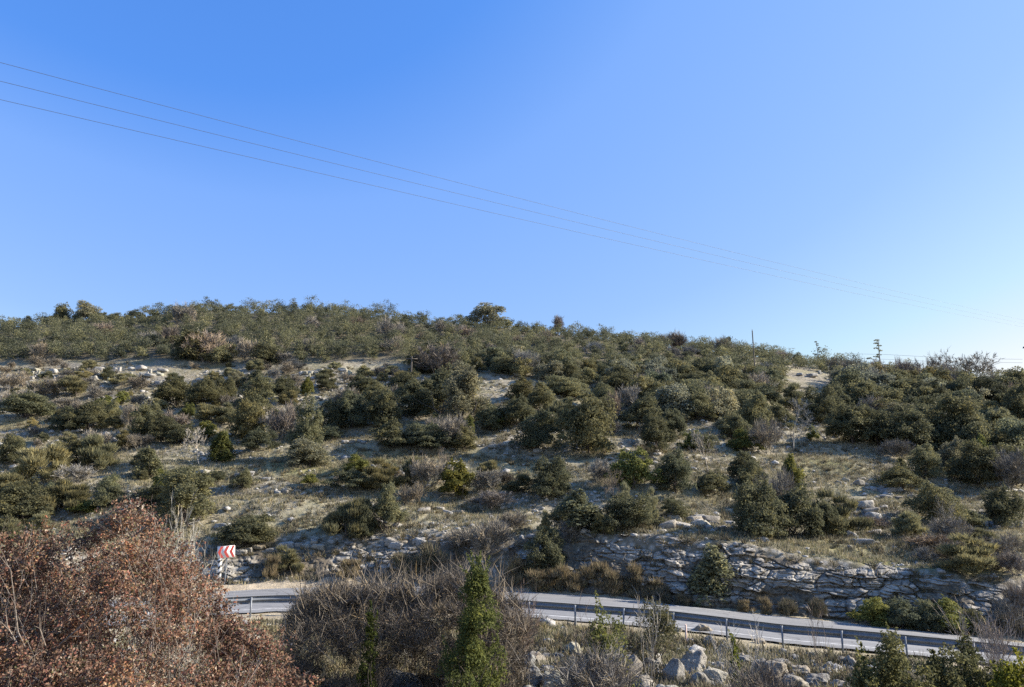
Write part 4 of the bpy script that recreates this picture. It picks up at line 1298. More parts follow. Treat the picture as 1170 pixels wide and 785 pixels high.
# ------------------------------------------------------------------ grass and low scrub
def ground_cover():
    # grass
    n = 160000
    Y = np.concatenate([rng.uniform(40, 80, int(n * .62)), rng.uniform(80, 108, int(n * .13)), rng.uniform(19.5, 34, n - int(n * .62) - int(n * .13))])
    a = rng.uniform(-.95, .95, n)
    X = a * Y
    ok = (roadmask(X, Y) < .25) & (fbm(X / 2.6, Y / 2.6, 51, 3) > -.5)
    b, t = np.interp(a, AT, yb), np.interp(a, AT, yt)
    ok &= ~((Y > b - .2) & (Y < t + .3))
    X, Y = X[ok], Y[ok]
    Z = ground(X, Y)
    mb = MB()
    for k in range(5):
        P = np.stack([X + rng.normal(0, .07, len(X)), Y + rng.normal(0, .07, len(X)), Z - .02], 1)
        D = rdir(len(X)) * .55 + np.array([0, 0, 1.])
        mb.add(*strands(P, D, .20, .026))
    n2 = 15000
    Y2 = np.concatenate([rng.uniform(42, 88, 11500), rng.uniform(20, 33, n2 - 11500)]); a2 = rng.uniform(-.72, .72, n2); X2 = a2 * Y2
    b2, t2 = np.interp(a2, AT, yb), np.interp(a2, AT, yt)
    ok = (roadmask(X2, Y2) < .1) & (fbm(X2 / 3.5, Y2 / 3.5, 57, 3) > -.1) & ~((Y2 > b2) & (Y2 < t2 + .2))
    X2, Y2 = X2[ok], Y2[ok]
    i2 = np.repeat(np.arange(len(X2)), 14)
    D = rdir(len(i2)) * .5 + np.array([0, 0, 1.])
    P = np.stack([X2, Y2, ground(X2, Y2) - .02], 1)[i2] + rng.normal(0, .06, (len(i2), 3)) * np.array([1, 1, .1])
    hs2 = rng.uniform(.5, 1.5, len(X2))
    mb.add(*strands(P, D, .26 * hs2[i2], .02))
    tag(link('grass', mb.mesh('grass', M_GRASS)), 'dry and green grass tufts over slope and verge', kind='stuff')
    # low scrub
    n = 15500
    Y = np.concatenate([rng.uniform(42, 110, int(n * .8)), rng.uniform(20, 33, n - int(n * .8))])
    a = rng.uniform(-.95, .95, n); X = a * Y
    b, t = np.interp(a, AT, yb), np.interp(a, AT, yt)
    ok = (roadmask(X, Y) < .05) & (fbm(X / 5, Y / 5, 61, 3) > -.07)
    X, Y, a = X[ok], Y[ok], a[ok]
    Z = ground(X, Y)
    m2 = MB()
    s = .2 + .65 * rng.uniform(0, 1, len(X)) ** 2
    kk = 40
    idx = np.repeat(np.arange(len(X)), kk)
    D = rdir(len(idx)); D[:, 2] = np.abs(D[:, 2]) * .9 + .1
    P = np.stack([X, Y, Z], 1)[idx] + D * (s[idx] * rng.uniform(.15, .7, len(idx)))[:, None] * np.array([1, 1, .75])
    m2.add(*strands(P, D + np.array([0, 0, .5]), .2, .022))
    sel = rng.uniform(size=len(idx)) < .5
    m2.add(*leafquads(P[sel], D[sel], .09, .6, .4))
    tag(link('undergrowth', m2.mesh('undergrowth', M_SCRUB)), 'low dry scrub clumps between the shrubs', kind='stuff')


ground_cover()


def face_scrub():
    m = MB()
    for k in range(420):
        a = rng.uniform(-.40, .70)
        if -.045 < a < -.015: continue
        v = rng.uniform(0, 1)
        yb_, zb_, yt_, zt_ = (np.interp(a, AT, q) for q in (yb, zb, yt, zt))
        if vnoise(np.array([a * 26]), np.array([v * 2.0]), 71)[0] < .02 and v < .88: continue
        Y = yb_ + (yt_ - yb_) * v - .55 + .4 * v
        p = np.array([a * Y, Y, zb_ + (zt_ - zb_) * v - .1])
        s = rng.uniform(.14, .5)
        n = 60
        D = norm(rdir(n) + np.array([0, -.35, .4]))
        P = p + D * s * rng.uniform(.1, .8, (n, 1))
        m.add(*strands(P, D + np.array([0, 0, .5]), .2, .018))
        m.add(*leafquads(P[:30], D[:30], .085, .6, .4))
    tag(link('undergrowth', m.mesh('undergrowth', M_SCRUB)), 'dry scrub rooted in the cracks of the rock face', kind='stuff')


face_scrub()

# dry ochre brush along the far verge of the road
def brush_mesh(w, h, n, m):
    mb = MB()
    L = dome_lobes(w, h, 18, 0, (.2, .34))
    for c, r in L:
        k = n // 18
        D = rdir(k); D[:, 2] = np.abs(D[:, 2])
        P = np.array(c) + D * np.array(r) * rng.uniform(.2, 1, (k, 1))
        mb.add(*strands(P, D * .6 + np.array([0, 0, .8]) + rdir(k) * .5, .28, .018))
        mb.add(*leafquads(P, D, .085, .6, .4))
    return mb.mesh('dry_brush', m)


BRV = [brush_mesh(1.8, 1.2, 1500, M_OCHRE) for i in range(3)]
BRB = [brush_mesh(1.8, 1.2, 1500, M_SCRUB) for i in range(2)]
VER = [(x, np.interp(x, [580, 680, 760], [676, 680, 688]) - rng.uniform(1, 7), rng.uniform(26, 40), rng.uniform(18, 34), 0) for x in range(588, 752, 14)]
VER += [(760, 690, 24, 20, 1), (780, 693, 22, 16, 1), (850, 699, 22, 14, 0), (875, 703, 18, 20, 0), (900, 705, 24, 22, 1), (935, 708, 20, 26, 1)]
for x, y, w, h, v in VER:
    p = hit(x, y, 36); dep = depth_of(p)
    me = (BRB if v else BRV)[rng.integers(2)]
    o = link('dry_brush', me, None, (p[0], p[1], p[2] - .1))
    o.scale = (w * dep / F / 1.8, w * dep / F / 1.8, h * dep / F / 1.2); o.rotation_euler = (0, 0, rng.uniform(0, 6.28))
    tag(o, 'ochre dry brush lining the far verge below the rock face' if not v else 'greyish weeds on the far verge below the rock face', 'shrub', 'ochre brush on the far verge' if not v else 'grey weeds on the far verge')
for x, y, w, h, lab in [(460, 662, 44, 30, 'brown dry bush on the far verge, left of a pair'), (492, 662, 48, 36, 'brown dry bush on the far verge, right of a pair'), (310, 662, 20, 26, 'straw coloured grass clump by the olive broom at the roadside'), (400, 660, 34, 20, 'yellowish grass clump on the sandy verge')]:
    p = hit(x, y, 36); dep = depth_of(p)
    o = link('dry_brush', BRV[rng.integers(3)] if 'brown' not in lab else BRB[rng.integers(2)], None, (p[0], p[1], p[2] - .1))
    o.scale = (w * dep / F / 1.8, w * dep / F / 1.8, h * dep / F / 1.2)
    tag(o, lab, 'shrub')

# ------------------------------------------------------------------ guardrail
def steel(name, c, rough=.5, metal=.5):
    m, n, l, p = mat(name)
    tc = n.new('ShaderNodeTexCoord'); nz = noise(n, l, 5, 6, .7, tc.outputs['Object'])
    r = ramp(n, [(.3, tuple(x * .7 for x in c)), (.6, c)]); l.new(nz.outputs[0], r.inputs[0]); l.new(r.outputs[0], p.inputs['Base Color'])
    p.inputs['Metallic'].default_value = metal; p.inputs['Roughness'].default_value = rough
    return m


M_STEEL = steel('galvanised_steel', (.20, .215, .235), .6, .3)


def guardrail():
    A = np.linspace(-1.4, 1.4, 700)
    L = np.stack([A * np.interp(A, AT, yr), np.interp(A, AT, yr), np.interp(A, AT, zr)], -1)
    s = np.concatenate([[0], np.cumsum(np.linalg.norm(np.diff(L[:, :2], axis=0), axis=1))])
    tg = norm(np.gradient(L, axis=0)); nr = norm(np.stack([-tg[:, 1], tg[:, 0], 0 * s], -1))   # towards the road
    i0 = np.argmin(np.abs(A - at(962, 745, 28.6)[0] / 28.6))
    root = thing('guardrail', L[i0], 'galvanised corrugated steel guardrail along the near edge of the road', 'guardrail')
    o0 = L[i0]
    prof = np.array([(0, .44), (.035, .455), (.07, .475), (.075, .51), (.03, .55), (.0, .585), (.0, .605), (.03, .64), (.075, .68), (.07, .715), (.035, .735), (0, .75)])
    th = .006
    ring = np.concatenate([prof, prof[::-1] + np.array([th, 0])])
    off = .10
    V = L[:, None] + nr[:, None] * (ring[None, :, 0:1] + off) + np.array([0, 0, 1]) * ring[None, :, 1:2] - o0
    n, k = V.shape[:2]
    i = np.arange(k); j = (i + 1) % k
    q = np.stack([i, j, j + k, i + k], 1)
    mb = MB(); mb.add(V.reshape(-1, 3), (np.arange(n - 1)[:, None, None] * k + q[None]).reshape(-1, 4))
    link('beam', mb.mesh('beam', M_STEEL), root)
    pm = MB()   # one post: a bent channel with a block behind the beam
    pm.add(*boxv((0, -.03, .20), (.055, .006, 1.04))); pm.add(*boxv((-.0285, .0, .20), (.006, .066, 1.04))); pm.add(*boxv((.0285, .0, .20), (.006, .066, 1.04)))
    pm.add(*boxv((0, .065, .595), (.08, .06, .2)))
    pme = pm.mesh('post', M_STEEL)
    ss = s[i0] + np.arange(-17, 12) * 2.0
    for q in ss:
        if q < 0 or q > s[-1]: continue
        x, y, z = (np.interp(q, s, L[:, c]) for c in range(3))
        t = np.array([np.interp(q, s, tg[:, c]) for c in range(3)])
        o = link('post', pme, root, (x - o0[0], y - o0[1], z - o0[2]))
        o.rotation_euler = (rng.normal(0, .015), rng.normal(0, .015), math.atan2(t[1], t[0]))


guardrail()

# ------------------------------------------------------------------ chevron sign and marker
def flat(name, c, rough=.5):
    m, n, l, p = mat(name)
    tc = n.new('ShaderNodeTexCoord'); nz = noise(n, l, 6, 4, .6, tc.outputs['Object'])
    r = ramp(n, [(.3, tuple(x * .86 for x in c)), (.65, c)]); l.new(nz.outputs[0], r.inputs[0]); l.new(r.outputs[0], p.inputs['Base Color'])
    p.inputs['Roughness'].default_value = rough
    return m


M_WHITE = flat('sign_white', (.74, .73, .70)); M_REDP = flat('sign_red', (.55, .07, .05)); M_BLACK = flat('marker_black', (.03, .03, .03))


def chevron_sign():
    g = hit(260, 669, 36)
    Y = g[1]
    dep = depth_of(g)
    k = dep / F
    c = at(258.5, 630.5, Y)
    rz = R(22)
    root = thing('chevron_sign', (c[0], Y, g[2]), 'red and white chevron sign at the bend on a thin grey post', 'road sign', None, rz)
    zc = c[2] - g[2]
    W, H = 17.6 * k / math.cos(rz) * 1.0, 13.2 * k
    tilt = R(-4)
    Mr = np.array([[math.cos(tilt), 0, math.sin(tilt)], [0, 1, 0], [-math.sin(tilt), 0, math.cos(tilt)]])
    mb = MB(); mb.add(*boxv((0, 0, 0), (W, .02, H), Mr)); mb.v[-1] += np.array([0, 0, zc])
    pan = link('panel', mb.mesh('panel', M_WHITE), root)
    cb = MB()
    sw = W / 3.0
    for i in range(3):
        x0 = -W / 2 + i * sw + .02
        P = np.array([(x0 + sw * .52, H / 2 - .012), (x0 + sw * 1.0, H / 2 - .012), (x0 + sw * .48, 0), (x0 + sw * 1.0, -H / 2 + .012), (x0 + sw * .52, -H / 2 + .012), (x0, 0)])
        P[:, 0] = np.minimum(P[:, 0], W / 2 - .012)
        V = np.stack([P[:, 0], np.full(6, -.0135), P[:, 1]], 1) @ Mr.T + np.array([0, 0, zc])
        B = V + np.array([0, .003, 0])
        cb.add(np.concatenate([V, B]), [[0, 5, 2, 1], [5, 4, 3, 2]])
        cb.add(np.concatenate([V, B]), [[6 + 0, 6 + 1, 6 + 2, 6 + 5], [6 + 5, 6 + 2, 6 + 3, 6 + 4], [0, 1, 7, 6], [1, 2, 8, 7], [2, 3, 9, 8], [3, 4, 10, 9], [4, 5, 11, 10], [5, 0, 6, 11]])
    link('chevrons', cb.mesh('chevrons', M_REDP), pan)
    pm = MB(); tube(pm, [(.03 * W, .045, -.3), (.07 * W, .045, zc), (.1 * W, .045, zc + H * .45)], .033, 8)
    link('post', pm.mesh('post', M_STEEL, True), root)
    # striped marker board left of it
    g2 = hit(249.5, 668.5, 36)
    r2 = thing('hazard_marker', g2, 'narrow black and white striped marker board left of the chevron sign', 'marker', None, R(15))
    bw, bh, b0 = .20, 1.28, .12
    mb = MB(); mb.add(*boxv((0, 0, b0 + bh / 2), (bw, .02, bh)))
    bd = link('board', mb.mesh('board', M_WHITE), r2)
    sb = MB()
    for i in range(4):
        z0 = b0 + .02 + i * .33
        V = np.array([(-bw / 2, -.0135, z0), (bw / 2, -.0135, z0 + .16), (bw / 2, -.0135, min(z0 + .31, b0 + bh)), (-bw / 2, -.0135, min(z0 + .15, b0 + bh))])
        B = V + np.array([0, .003, 0])
        sb.add(np.concatenate([V, B]), [[0, 1, 2, 3], [7, 6, 5, 4], [0, 4, 5, 1], [1, 5, 6, 2], [2, 6, 7, 3], [3, 7, 4, 0]])
    link('stripes', sb.mesh('stripes', M_BLACK), bd)
    pm = MB(); tube(pm, [(0, .04, -.3), (0, .04, b0 + bh * .9)], .025, 8)
    link('post', pm.mesh('post', M_STEEL, True), r2)


chevron_sign()
# pale wooden stake by the rail
g = hit(784.5, 739, 20)
sm_ = MB()
Vs, Fs = boxv((0, 0, .22), (.06, .05, 1.0)); Vs[:, 0] += Vs[:, 2] * .01
sm_.add(Vs, Fs); sm_.add(np.array([(-.03, -.025, .72), (.03, -.025, .72), (.03, .025, .72), (-.03, .025, .72), (.008, 0, .77)]), [[0, 1, 4], [1, 2, 4], [2, 3, 4], [3, 0, 4]])
tag(link('wooden_stake', sm_.mesh('wooden_stake', bark_mat('stake_wood', (.5, .36, .29), (.66, .5, .42), 12)), None, g), 'short pinkish wooden stake on the verge in front of the guardrail', 'stake')

# ------------------------------------------------------------------ poles and wires
M_WIRE = flat('dark_cable', (.05, .055, .065), .6)
M_POLE = bark_mat('pole_wood', (.07, .06, .05), (.13, .11, .09), 3)


def pole(px, ytop, pyb, r, label, Y=None):
    p = hit(px, pyb, 60)
    Y = Y or p[1]
    t = at(px, ytop, Y)
    z0 = g1(t[0], Y)
    root = thing('utility_pole', (t[0], Y, z0), label, 'utility pole')
    mb = MB(); tube(mb, [(0, 0, -.6), (0, 0, (t[2] - z0) * .5), (0, 0, t[2] - z0)], [r, r * .9, r * .75], 10)
    link('shaft', mb.mesh('shaft', M_POLE, True), root)
    return root, t, z0


r1_, t1, z1 = pole(859.5, 378, 436, .10, 'tall dark wooden pole rising above the right of the ridge wood')
cp = MB(); tube(cp, [(-.0, 0, t1[2] - z1 - .02), (0, 0, t1[2] - z1 + .25)], [.05, .03], 8); link('insulator', cp.mesh('insulator', M_WIRE, True), r1_)
r2_, t2, z2 = pole(470.5, 407, 440, .12, 'short grey pole at the top of the middle thicket')
cp = MB(); cp.add(*boxv((0, 0, t2[2] - z2 - .35), (1.5, .1, .12))); link('crossarm', cp.mesh('crossarm', M_POLE), r2_)
PY = 150.0
tp = at(1169.5, 392, PY); z3 = g1(tp[0], PY)
r3_ = thing('utility_pole', (tp[0] + .12, PY, z3), 'pole with dark insulators cut by the right edge of the photo', 'utility pole')
mb = MB(); tube(mb, [(.35, 0, -.6), (.35, 0, tp[2] - z3)], [.16, .12], 10); link('shaft', mb.mesh('shaft', M_POLE, True), r3_)
for yy in (397, 410.5, 414.5):
    q = at(1168.5, yy, PY)
    mb = MB(); tube(mb, [(-.28, 0, q[2] - z3 - .16), (-.22, 0, q[2] - z3 + .16)], [.16, .1], 8); tube(mb, [(-.28, 0, q[2] - z3), (.35, 0, q[2] - z3)], .05, 6)
    link('insulator', mb.mesh('insulator', M_WIRE, True), r3_)


def wire(name, pts, r, label, grp):
    pts = np.array(pts)
    t = np.linspace(0, 1, len(pts)); tt = np.linspace(0, 1, 60)
    # smooth curve through the points
    co = [np.polyfit(t, pts[:, c], 3 if len(pts) > 4 else 2) for c in range(3)]
    P = np.stack([np.polyval(c, tt) for c in co], -1)
    mb = MB(); tube(mb, P, r, 6)
    return tag(link(name, mb.mesh(name, M_WIRE, True)), label, 'power line', grp)


def invd(px): return 1 / (.0232 - 1.6e-5 * px)


for nm, ys in (('highest of the three long wires crossing the sky', [(-250, 3), (0, 70), (300, 150.5), (560, 219), (900, 303), (1050, 339.5), (1165, 365), (1290, 391)]),
               ('middle of the three long wires crossing the sky', [(-250, 30.5), (0, 90.5), (300, 166), (560, 231), (900, 311), (1050, 345), (1165, 369), (1290, 393.5)]),
               ('lowest of the three long wires crossing the sky', [(-250, 57), (0, 111), (300, 181.5), (560, 243.5), (900, 319), (1050, 350.5), (1165, 373), (1290, 396)])):
    # equal steps along the line's real length
    a, b = at(-250, 0, 1)[0], 0
    P = []
    for px, py in ys:
        d = ray(px, py); dep = invd(px)
        P.append(d * dep)
    P = np.array(P)
    s = np.concatenate([[0], np.cumsum(np.linalg.norm(np.diff(P, axis=0), axis=1))]); s /= s[-1]
    co = [np.polyfit(s, P[:, c], 4 if c == 2 else 1) for c in range(3)]
    tt = np.linspace(0, 1, 90) ** 1.6
    C = np.stack([np.polyval(c, tt) for c in co], -1)
    mb = MB(); tube(mb, C, .0125, 6)
    tag(link('power_line', mb.mesh('power_line', M_WIRE, True)), nm, 'power line', 'three long overhead wires')
for py0, py1, lb in ((405, 410.5, 'upper of two short wires behind the right skyline'), (410.5, 414.5, 'lower of two short wires behind the right skyline')):
    P = [at(px, py, 150 + (1168 - px) * .06) for px, py in ((960, py0 - 1), (1012, py0), (1080, (py0 + py1) / 2 + 1.2), (1130, py1 - .4), (1168.3, py1))]
    P = np.array(P); mb = MB(); tube(mb, P, .022, 6)
    tag(link('power_line', mb.mesh('power_line', M_WIRE, True)), lb, 'power line', 'two short wires behind the right skyline')

# ------------------------------------------------------------------ foreground plants
def fg_place(px, ytop, Y):
    t = at(px, ytop, Y)
    z0 = g1(t[0], Y)
    return t, z0


# the big red-brown bush at the lower left
def red_bush():
    cx, cy = -4.1, 10.6
    z0 = g1(cx, cy)
    o0 = np.array([cx, cy, z0])
    root = thing('autumn_bush', o0, 'large bush of red and brown autumn leaves filling the lower left corner', 'bush')
    OUT = [(0, 612), (30, 607), (60, 602), (90, 606), (115, 602), (132, 588), (150, 577), (165, 592), (180, 606), (202, 622), (220, 640), (232, 664), (243, 692), (272, 712), (302, 738), (325, 764), (345, 798), (375, 850)]
    ox, oy = np.array(OUT, float).T
    lobes = []
    for px in np.arange(-240, 345, 17):
        top = np.interp(px, ox, oy) if px > 0 else 612 - px * .06
        y = top + 16
        while y < 900:
            Y = 11.4 - (y - top) / 190 * 1.9 + rng.normal(0, .22) - .0016 * max(0, px - 100)
            p = at(px + rng.normal(0, 9), y + rng.normal(0, 6), Y)
            rr = rng.uniform(.12, .33)
            hole = float(fbm(np.array([px / 46.0]), np.array([y / 34.0]), 207, 2)[0])
            if hole > -.28 or y - top < 22: lobes.append((p - o0, (rr, rr * 1.2, rr * .95)))
            y += rng.uniform(17, 26)
    # body behind the visible face
    for k in range(230):
        px = rng.uniform(-200, 300); top = np.interp(px, ox, oy) if px > 0 else 615
        Y = rng.uniform(11.2, 13.6)
        p = at(px, top + rng.uniform(34, 240), Y)
        rr = rng.uniform(.3, .5)
        lobes.append((p - o0, (rr, rr, rr)))
    segs, tips = [], []
    mb = MB()
    for c, r in lobes:
        if c[2] + z0 < z0 + .1: continue
        k = int(560 * (r[0] / .26) ** 2 * rng.uniform(.08, 1.2))
        # leaves gathered into short sprays
        nsp = max(4, k // 9)
        sc = np.array(c) + rdir(nsp) * np.array(r) * rng.uniform(.2, 1.08, (nsp, 1))
        sd = rdir(nsp) + np.array([0, 0, .35])
        i = rng.integers(nsp, size=k)
        tt = rng.uniform(0, 1, (k, 1))
        P = sc[i] + norm(sd[i]) * tt * .13 + rng.normal(0, .022, (k, 3))
        mb.add(*leafquads(P, rdir(k) + np.array([.0, 0, .5]), .039, .6, .4, .22))
        for q in range(nsp // 6):
            e_ = sc[q] + norm(sd[q:q + 1])[0] * .16
            segs.append((sc[q] - norm(sd[q:q + 1])[0] * .05, e_, .003, .0015))
            segs.append((np.array(c) * np.array([.97, .97, .9]) + rng.normal(0, .05, 3), sc[q], .005, .003))
    for k in range(330):
        px = rng.uniform(-30, 345); top = np.interp(px, ox, oy)
        y = top + (rng.uniform(0, 14) if k < 150 else rng.uniform(0, 190))
        Y = 11.2 - (y - top) / 190 * 2.0 - .0016 * max(0, px - 100)
        a0 = at(px, y + 8, Y) - o0
        d = norm(np.array([[rng.normal() * .8, -.35 + rng.normal() * .3, .55 + rng.normal() * .5]]))[0]
        ln = rng.uniform(.16, .42); q = a0.copy()
        for j in range(4):
            q1 = q + d * ln / 4; segs.append((q, q1, .0035 - .0006 * j, .003 - .0006 * j)); q = q1
            d = norm((d + rng.normal(size=3) * .22 - np.array([0, 0, .1]))[None])[0]
            m = rng.integers(3, 8)
            mb.add(*leafquads(q + rng.normal(0, .022, (m, 3)), rdir(m) + np.array([0, 0, .5]), .043, .58, .5, .25))
    link('leaves', mb.mesh('leaves', M_RED), root)
    big = []
    for k in range(34):
        u = rng.uniform(-3.4, .6)
        p = np.array([u * .55, rng.uniform(-.5, 1.0), -.1])
        branch_segs(p, (u * .18 + rng.normal() * .25, rng.normal() * .3 - .12, 1), rng.uniform(1.8, 2.9), rng.uniform(.008, .022), 2, big, tips, .8, 2, .12, 5, .2)
    # pale branches that stick out of the leaves
    for (x0, y0), (x1, y1), rr in (((150, 615), (196, 585), .016), ((165, 650), (178, 600), .012), ((35, 770), (8, 715), .016), ((50, 785), (12, 650), .010), ((200, 770), (222, 730), .012), ((55, 748), (45, 700), .01),
                                   ((60, 745), (110, 700), .011), ((100, 610), (140, 570), .008), ((150, 600), (156, 562), .007), ((225, 690), (285, 668), .008), ((230, 672), (282, 690), .006), ((240, 668), (300, 676), .005)):
        a, b = at(x0, y0, 9.9 if y0 > 660 else 10.9) - o0, at(x1, y1, 9.5 if y1 > 640 else 10.6) - o0
        m = (a + b) / 2 + rng.normal(0, .05, 3)
        big += [(a, m, rr, rr * .8), (m, b, rr * .8, rr * .4)]
        for q in range(4):
            st = m + (b - m) * rng.uniform(0, 1)
            big.append((st, st + (b - a) * .3 + rng.normal(0, .1, 3), rr * .4, rr * .15))
    E = np.array([b_[1] for b_ in big]) + o0
    ex, ey = project(E)
    big = [b_ for b_, x_, y_ in zip(big, ex, ey) if x_ < 300 and y_ > np.interp(x_, ox, oy) - 22 + max(0, x_ - 150) * .2]
    S = np.array([np.concatenate([s[0], s[1], [s[2], s[3]]]) for s in segs + big])
    mb = MB(); mb.add(*prisms(S[:, :3], S[:, 3:6], S[:, 6], S[:, 7], 5))
    link('branches', mb.mesh('branches', bark_mat('bush_bark', (.10, .08, .065), (.3, .25, .21), 14)), root)


red_bush()


# the dark bramble thicket
def bramble():
    cx, cy = -3.2, 22.6
    z0 = g1(cx, cy); o0 = np.array([cx, cy, z0])
    root = thing('bramble_thicket', o0, 'wide dark bramble thicket of brown twigs in front of the road bend', 'bush')
    OUT = [(322, 720), (335, 690), (350, 672), (380, 668), (420, 666), (450, 666), (480, 664), (510, 656), (540, 655), (570, 660), (590, 680), (600, 710), (606, 740)]
    ox, oy = np.array(OUT, float).T
    mb, tw = MB(), MB()
    n = 0
    for k in range(1200):
        px = rng.uniform(326, 602)
        top = np.interp(px, ox, oy)
        d = rng.uniform(0, 1) ** 1.2
        Y = 22.0 + rng.uniform(-1.0, 2.6)
        if d < .2: Y = 23 + rng.uniform(-.6, 1.8)
        c = at(px, top + 10 + d * 140, Y)
        if c[2] < g1(c[0], c[1]) + .1: continue
        if 440 < px < 492 and d > .48 and Y < 23.2: continue
        if float(fbm(np.array([px / 40.0]), np.array([d * 4.5]), 307, 2)[0]) < -.42: continue
        rr = rng.uniform(.16, .42)
        m = 46
        D = rdir(m)
        P = c + D * rr * rng.uniform(.2, 1.1, (m, 1)) - o0
        mb.add(*leafquads(P, D + np.array([0, 0, .4]), .05, .6, .4))
        m = 46
        D = rdir(m); P = c + D * rr * rng.uniform(.1, 1.0, (m, 1)) - o0
        V = norm(rdir(m) * .8 + np.array([0, -.2, .7]))
        tw.add(*strands(P, V, .34, .009))
    for k in range(1500):     # loose shoots standing out of the top and the sides
        px = rng.uniform(318, 606); top = np.interp(px, ox, oy)
        c = at(px, top + rng.uniform(-2, 26 if k < 900 else 110), 22 + rng.uniform(-1.2, 2.4)) - o0
        tw.add(*strands(c[None], np.array([[rng.normal() * .6, rng.normal() * .4, .8 + rng.normal() * .3]]), .62, .011))
    link('leaves', mb.mesh('leaves', M_BRAMBLE), root)
    link('twigs', tw.mesh('twigs', M_TWIG), root, None, (.165, .14, .115))


bramble()

# nearer, finer leaved meshes
def fine_bush(name, px, ytop, Y, wpx, c, label, nleaf, size, cone=False, spires=30, cat='bush', ysc=1.0, hollow=.35):
    t, z0 = fg_place(px, ytop, Y)
    h = t[2] - z0; w = wpx * depth_of(t) / F
    root = thing(name, (t[0], Y, z0), label, cat)
    if cone:
        L = []
        for k in range(90):
            z = rng.uniform(0, 1); u = rng.uniform(0, 6.28)
            prof = (1 - z) ** .62 * (.85 + .2 * math.sin(z * 11 + u)) + .06
            rad = w / 2 * prof * rng.uniform(.3, 1.0); rr = w * rng.uniform(.07, .14)
            L.append(((math.cos(u) * rad, math.sin(u) * rad, .04 * h + z * h * .93), (rr, rr, rr * 1.5)))
    else:
        L = dome_lobes(w, h, 48, 0, (.15, .26))
    link('crown', crown_mesh('crown', L, nleaf, size, M_LEAF, spires=spires, sp_len=.16 * h, hollow=hollow), root, None, c)
    link('trunk', stems_mesh('trunk', w, h, 5, .035, M_DARKBARK), root)
    return root


fine_bush('cone_bush', 545, 659, 19.2, 96, (.128, .146, .048), 'bright green cone-shaped bush in front of the dark bramble', 24000, .056, True, 110)
fine_bush('cone_bush', 424, 694, 20.6, 30, (.06, .075, .02), 'thin green shoot inside the dark bramble', 2200, .06, True, 14)
fine_bush('leafy_shrub', 693, 702, 21.0, 70, (.17, .18, .065), 'yellow-green leafy shrub behind the bare grey bush', 3600, .07, False, 50)
fine_bush('leafy_shrub', 748, 693, 26.8, 76, (.115, .112, .062), 'dull olive shrub growing against the guardrail', 4200, .065, False, 50)
fine_bush('leafy_shrub', 838, 729, 22.2, 15, (.15, .17, .03), 'small yellow-green upright shrub at the foot of the white sapling', 1100, .06, True, 14)
fine_bush('oak_bush', 1022, 740, 19.0, 96, (.15, .148, .07), 'olive oak bush with tall spire at the lower right, left of the row', 9000, .07, False, 40)
fine_bush('oak_bush', 985, 757, 18.6, 50, (.155, .155, .07), 'small olive oak bush at the lower right beside the rubble', 4200, .065, False, 26)
fine_bush('oak_bush', 1080, 752, 19.6, 90, (.13, .13, .066), 'grey-green oak bush in the middle of the lower right row', 8000, .07, False, 30)
fine_bush('oak_bush', 1112, 742, 20.4, 70, (.09, .093, .045), 'darkest oak bush behind the lower right row', 6500, .07, False, 26)
fine_bush('oak_bush', 1156, 757, 18.4, 60, (.20, .20, .035), 'yellow-green bush at the lower right corner', 5200, .07, False, 30)
fine_bush('oak_spire', 1019, 726, 19.2, 16, (.15, .15, .055), 'slender leafy spire rising from the lower right oak bush', 900, .06, True, 16)
fine_bush('oak_spire', 984, 734, 18.9, 13, (.16, .16, .055), 'short leafy spire at the left of the lower right bushes', 600, .06, True, 12)
fine_bush('oak_spire', 1066, 738, 19.4, 12, (.10, .10, .045), 'thin pale spire in front of the guardrail at the lower right', 420, .06, True, 10)


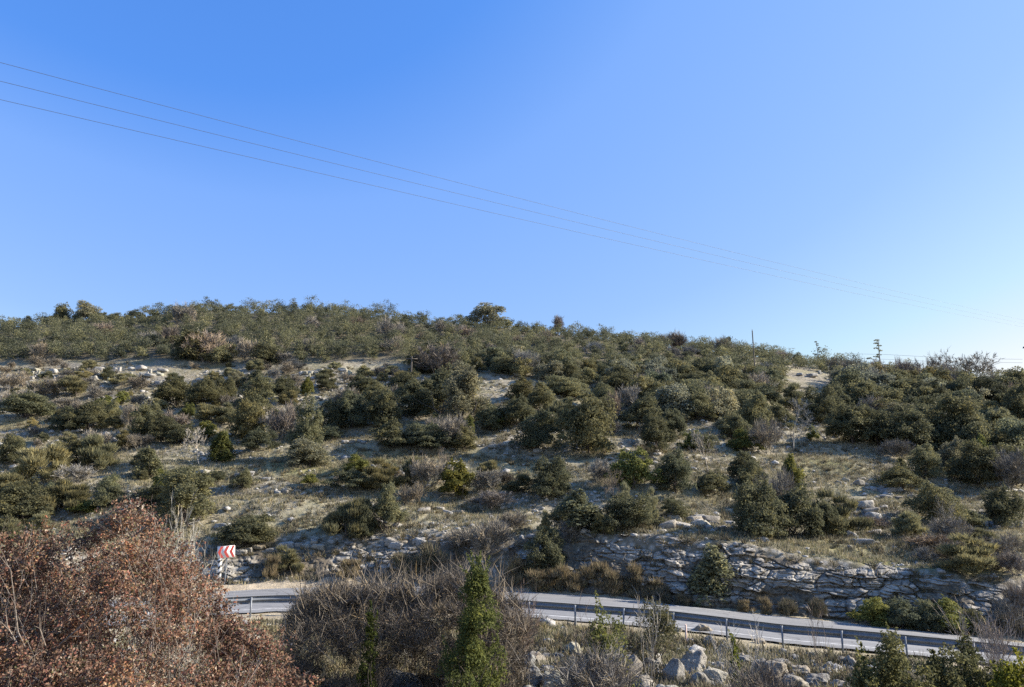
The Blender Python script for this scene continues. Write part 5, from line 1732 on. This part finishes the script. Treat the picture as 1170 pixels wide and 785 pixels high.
def bare_bush(name, px, ytop, Y, wpx, c, label, stems, lev, r0, fine, fl=.25, fw=.008, up=.12, spread=.75, kids=3, cat='bush'):
    t, z0 = fg_place(px, ytop, Y)
    h = t[2] - z0; w = wpx * depth_of(t) / F
    me = twig_mesh('twigs', w, h * .95, stems, lev, r0, fine, fl, fw, M_TWIG, kids, up, spread, 5)
    V = np.empty(len(me.vertices) * 3, np.float32); me.vertices.foreach_get('co', V); V = V.reshape(-1, 3)
    k = h / np.percentile(V[:, 2], 99.7)
    o = link(name, me, None, (t[0], Y, z0), c)
    o.scale = (min(1.3, w / (np.percentile(V[:, 0], 97) - np.percentile(V[:, 0], 3))),) * 2 + (k,)
    return tag(o, label, cat)


bare_bush('bare_bush', 690, 738, 20.2, 84, (.25, .225, .20), 'large bare grey bush among the near boulders', 16, 2, .022, 5200)
bare_bush('bare_bush', 665, 684, 20.8, 80, (.13, .105, .09), 'tall dark forked branches rising over the guardrail', 4, 2, .05, 300, up=.1, spread=.9, kids=2)
bare_bush('bare_sapling', 841, 700, 22.6, 60, (.46, .43, .40), 'white bare sapling in front of the guardrail', 3, 2, .022, 260, up=.3, spread=.6, cat='tree')
bare_bush('bare_bush', 872, 752, 20.6, 62, (.17, .145, .125), 'low dark bare bush between the near boulders', 12, 2, .014, 3200)
bare_bush('bare_sapling', 1128, 690, 22.0, 62, (.29, .25, .23), 'bare twiggy sapling in front of the guardrail at the far right', 7, 2, .016, 900, up=.3, spread=.55, cat='tree')
bare_bush('bare_sapling', 740, 676, 25.0, 26, (.34, .31, .28), 'thin pale bare stems left of the olive shrub by the guardrail', 4, 1, .012, 60, up=.3, spread=.6, cat='tree')
bare_bush('bare_sapling', 930, 684, 25.0, 20, (.25, .2, .17), 'thin reddish bare stems in front of the guardrail', 3, 1, .010, 60, up=.4, spread=.4, cat='tree')
bare_bush('bare_bush', 215, 578, 16.5, 86, (.40, .375, .34), 'bleached dead branches behind the red bush', 14, 2, .025, 2600, .32, .011, up=.05, spread=.9)
bare_bush('bare_bush', 590, 668, 24.6, 40, (.25, .19, .16), 'pinkish bare shrub at the right end of the dark bramble', 9, 2, .012, 2200)
print('counts', count, 'oak', n_oak, 'grey', n_grey, 'scatter', len(SC))
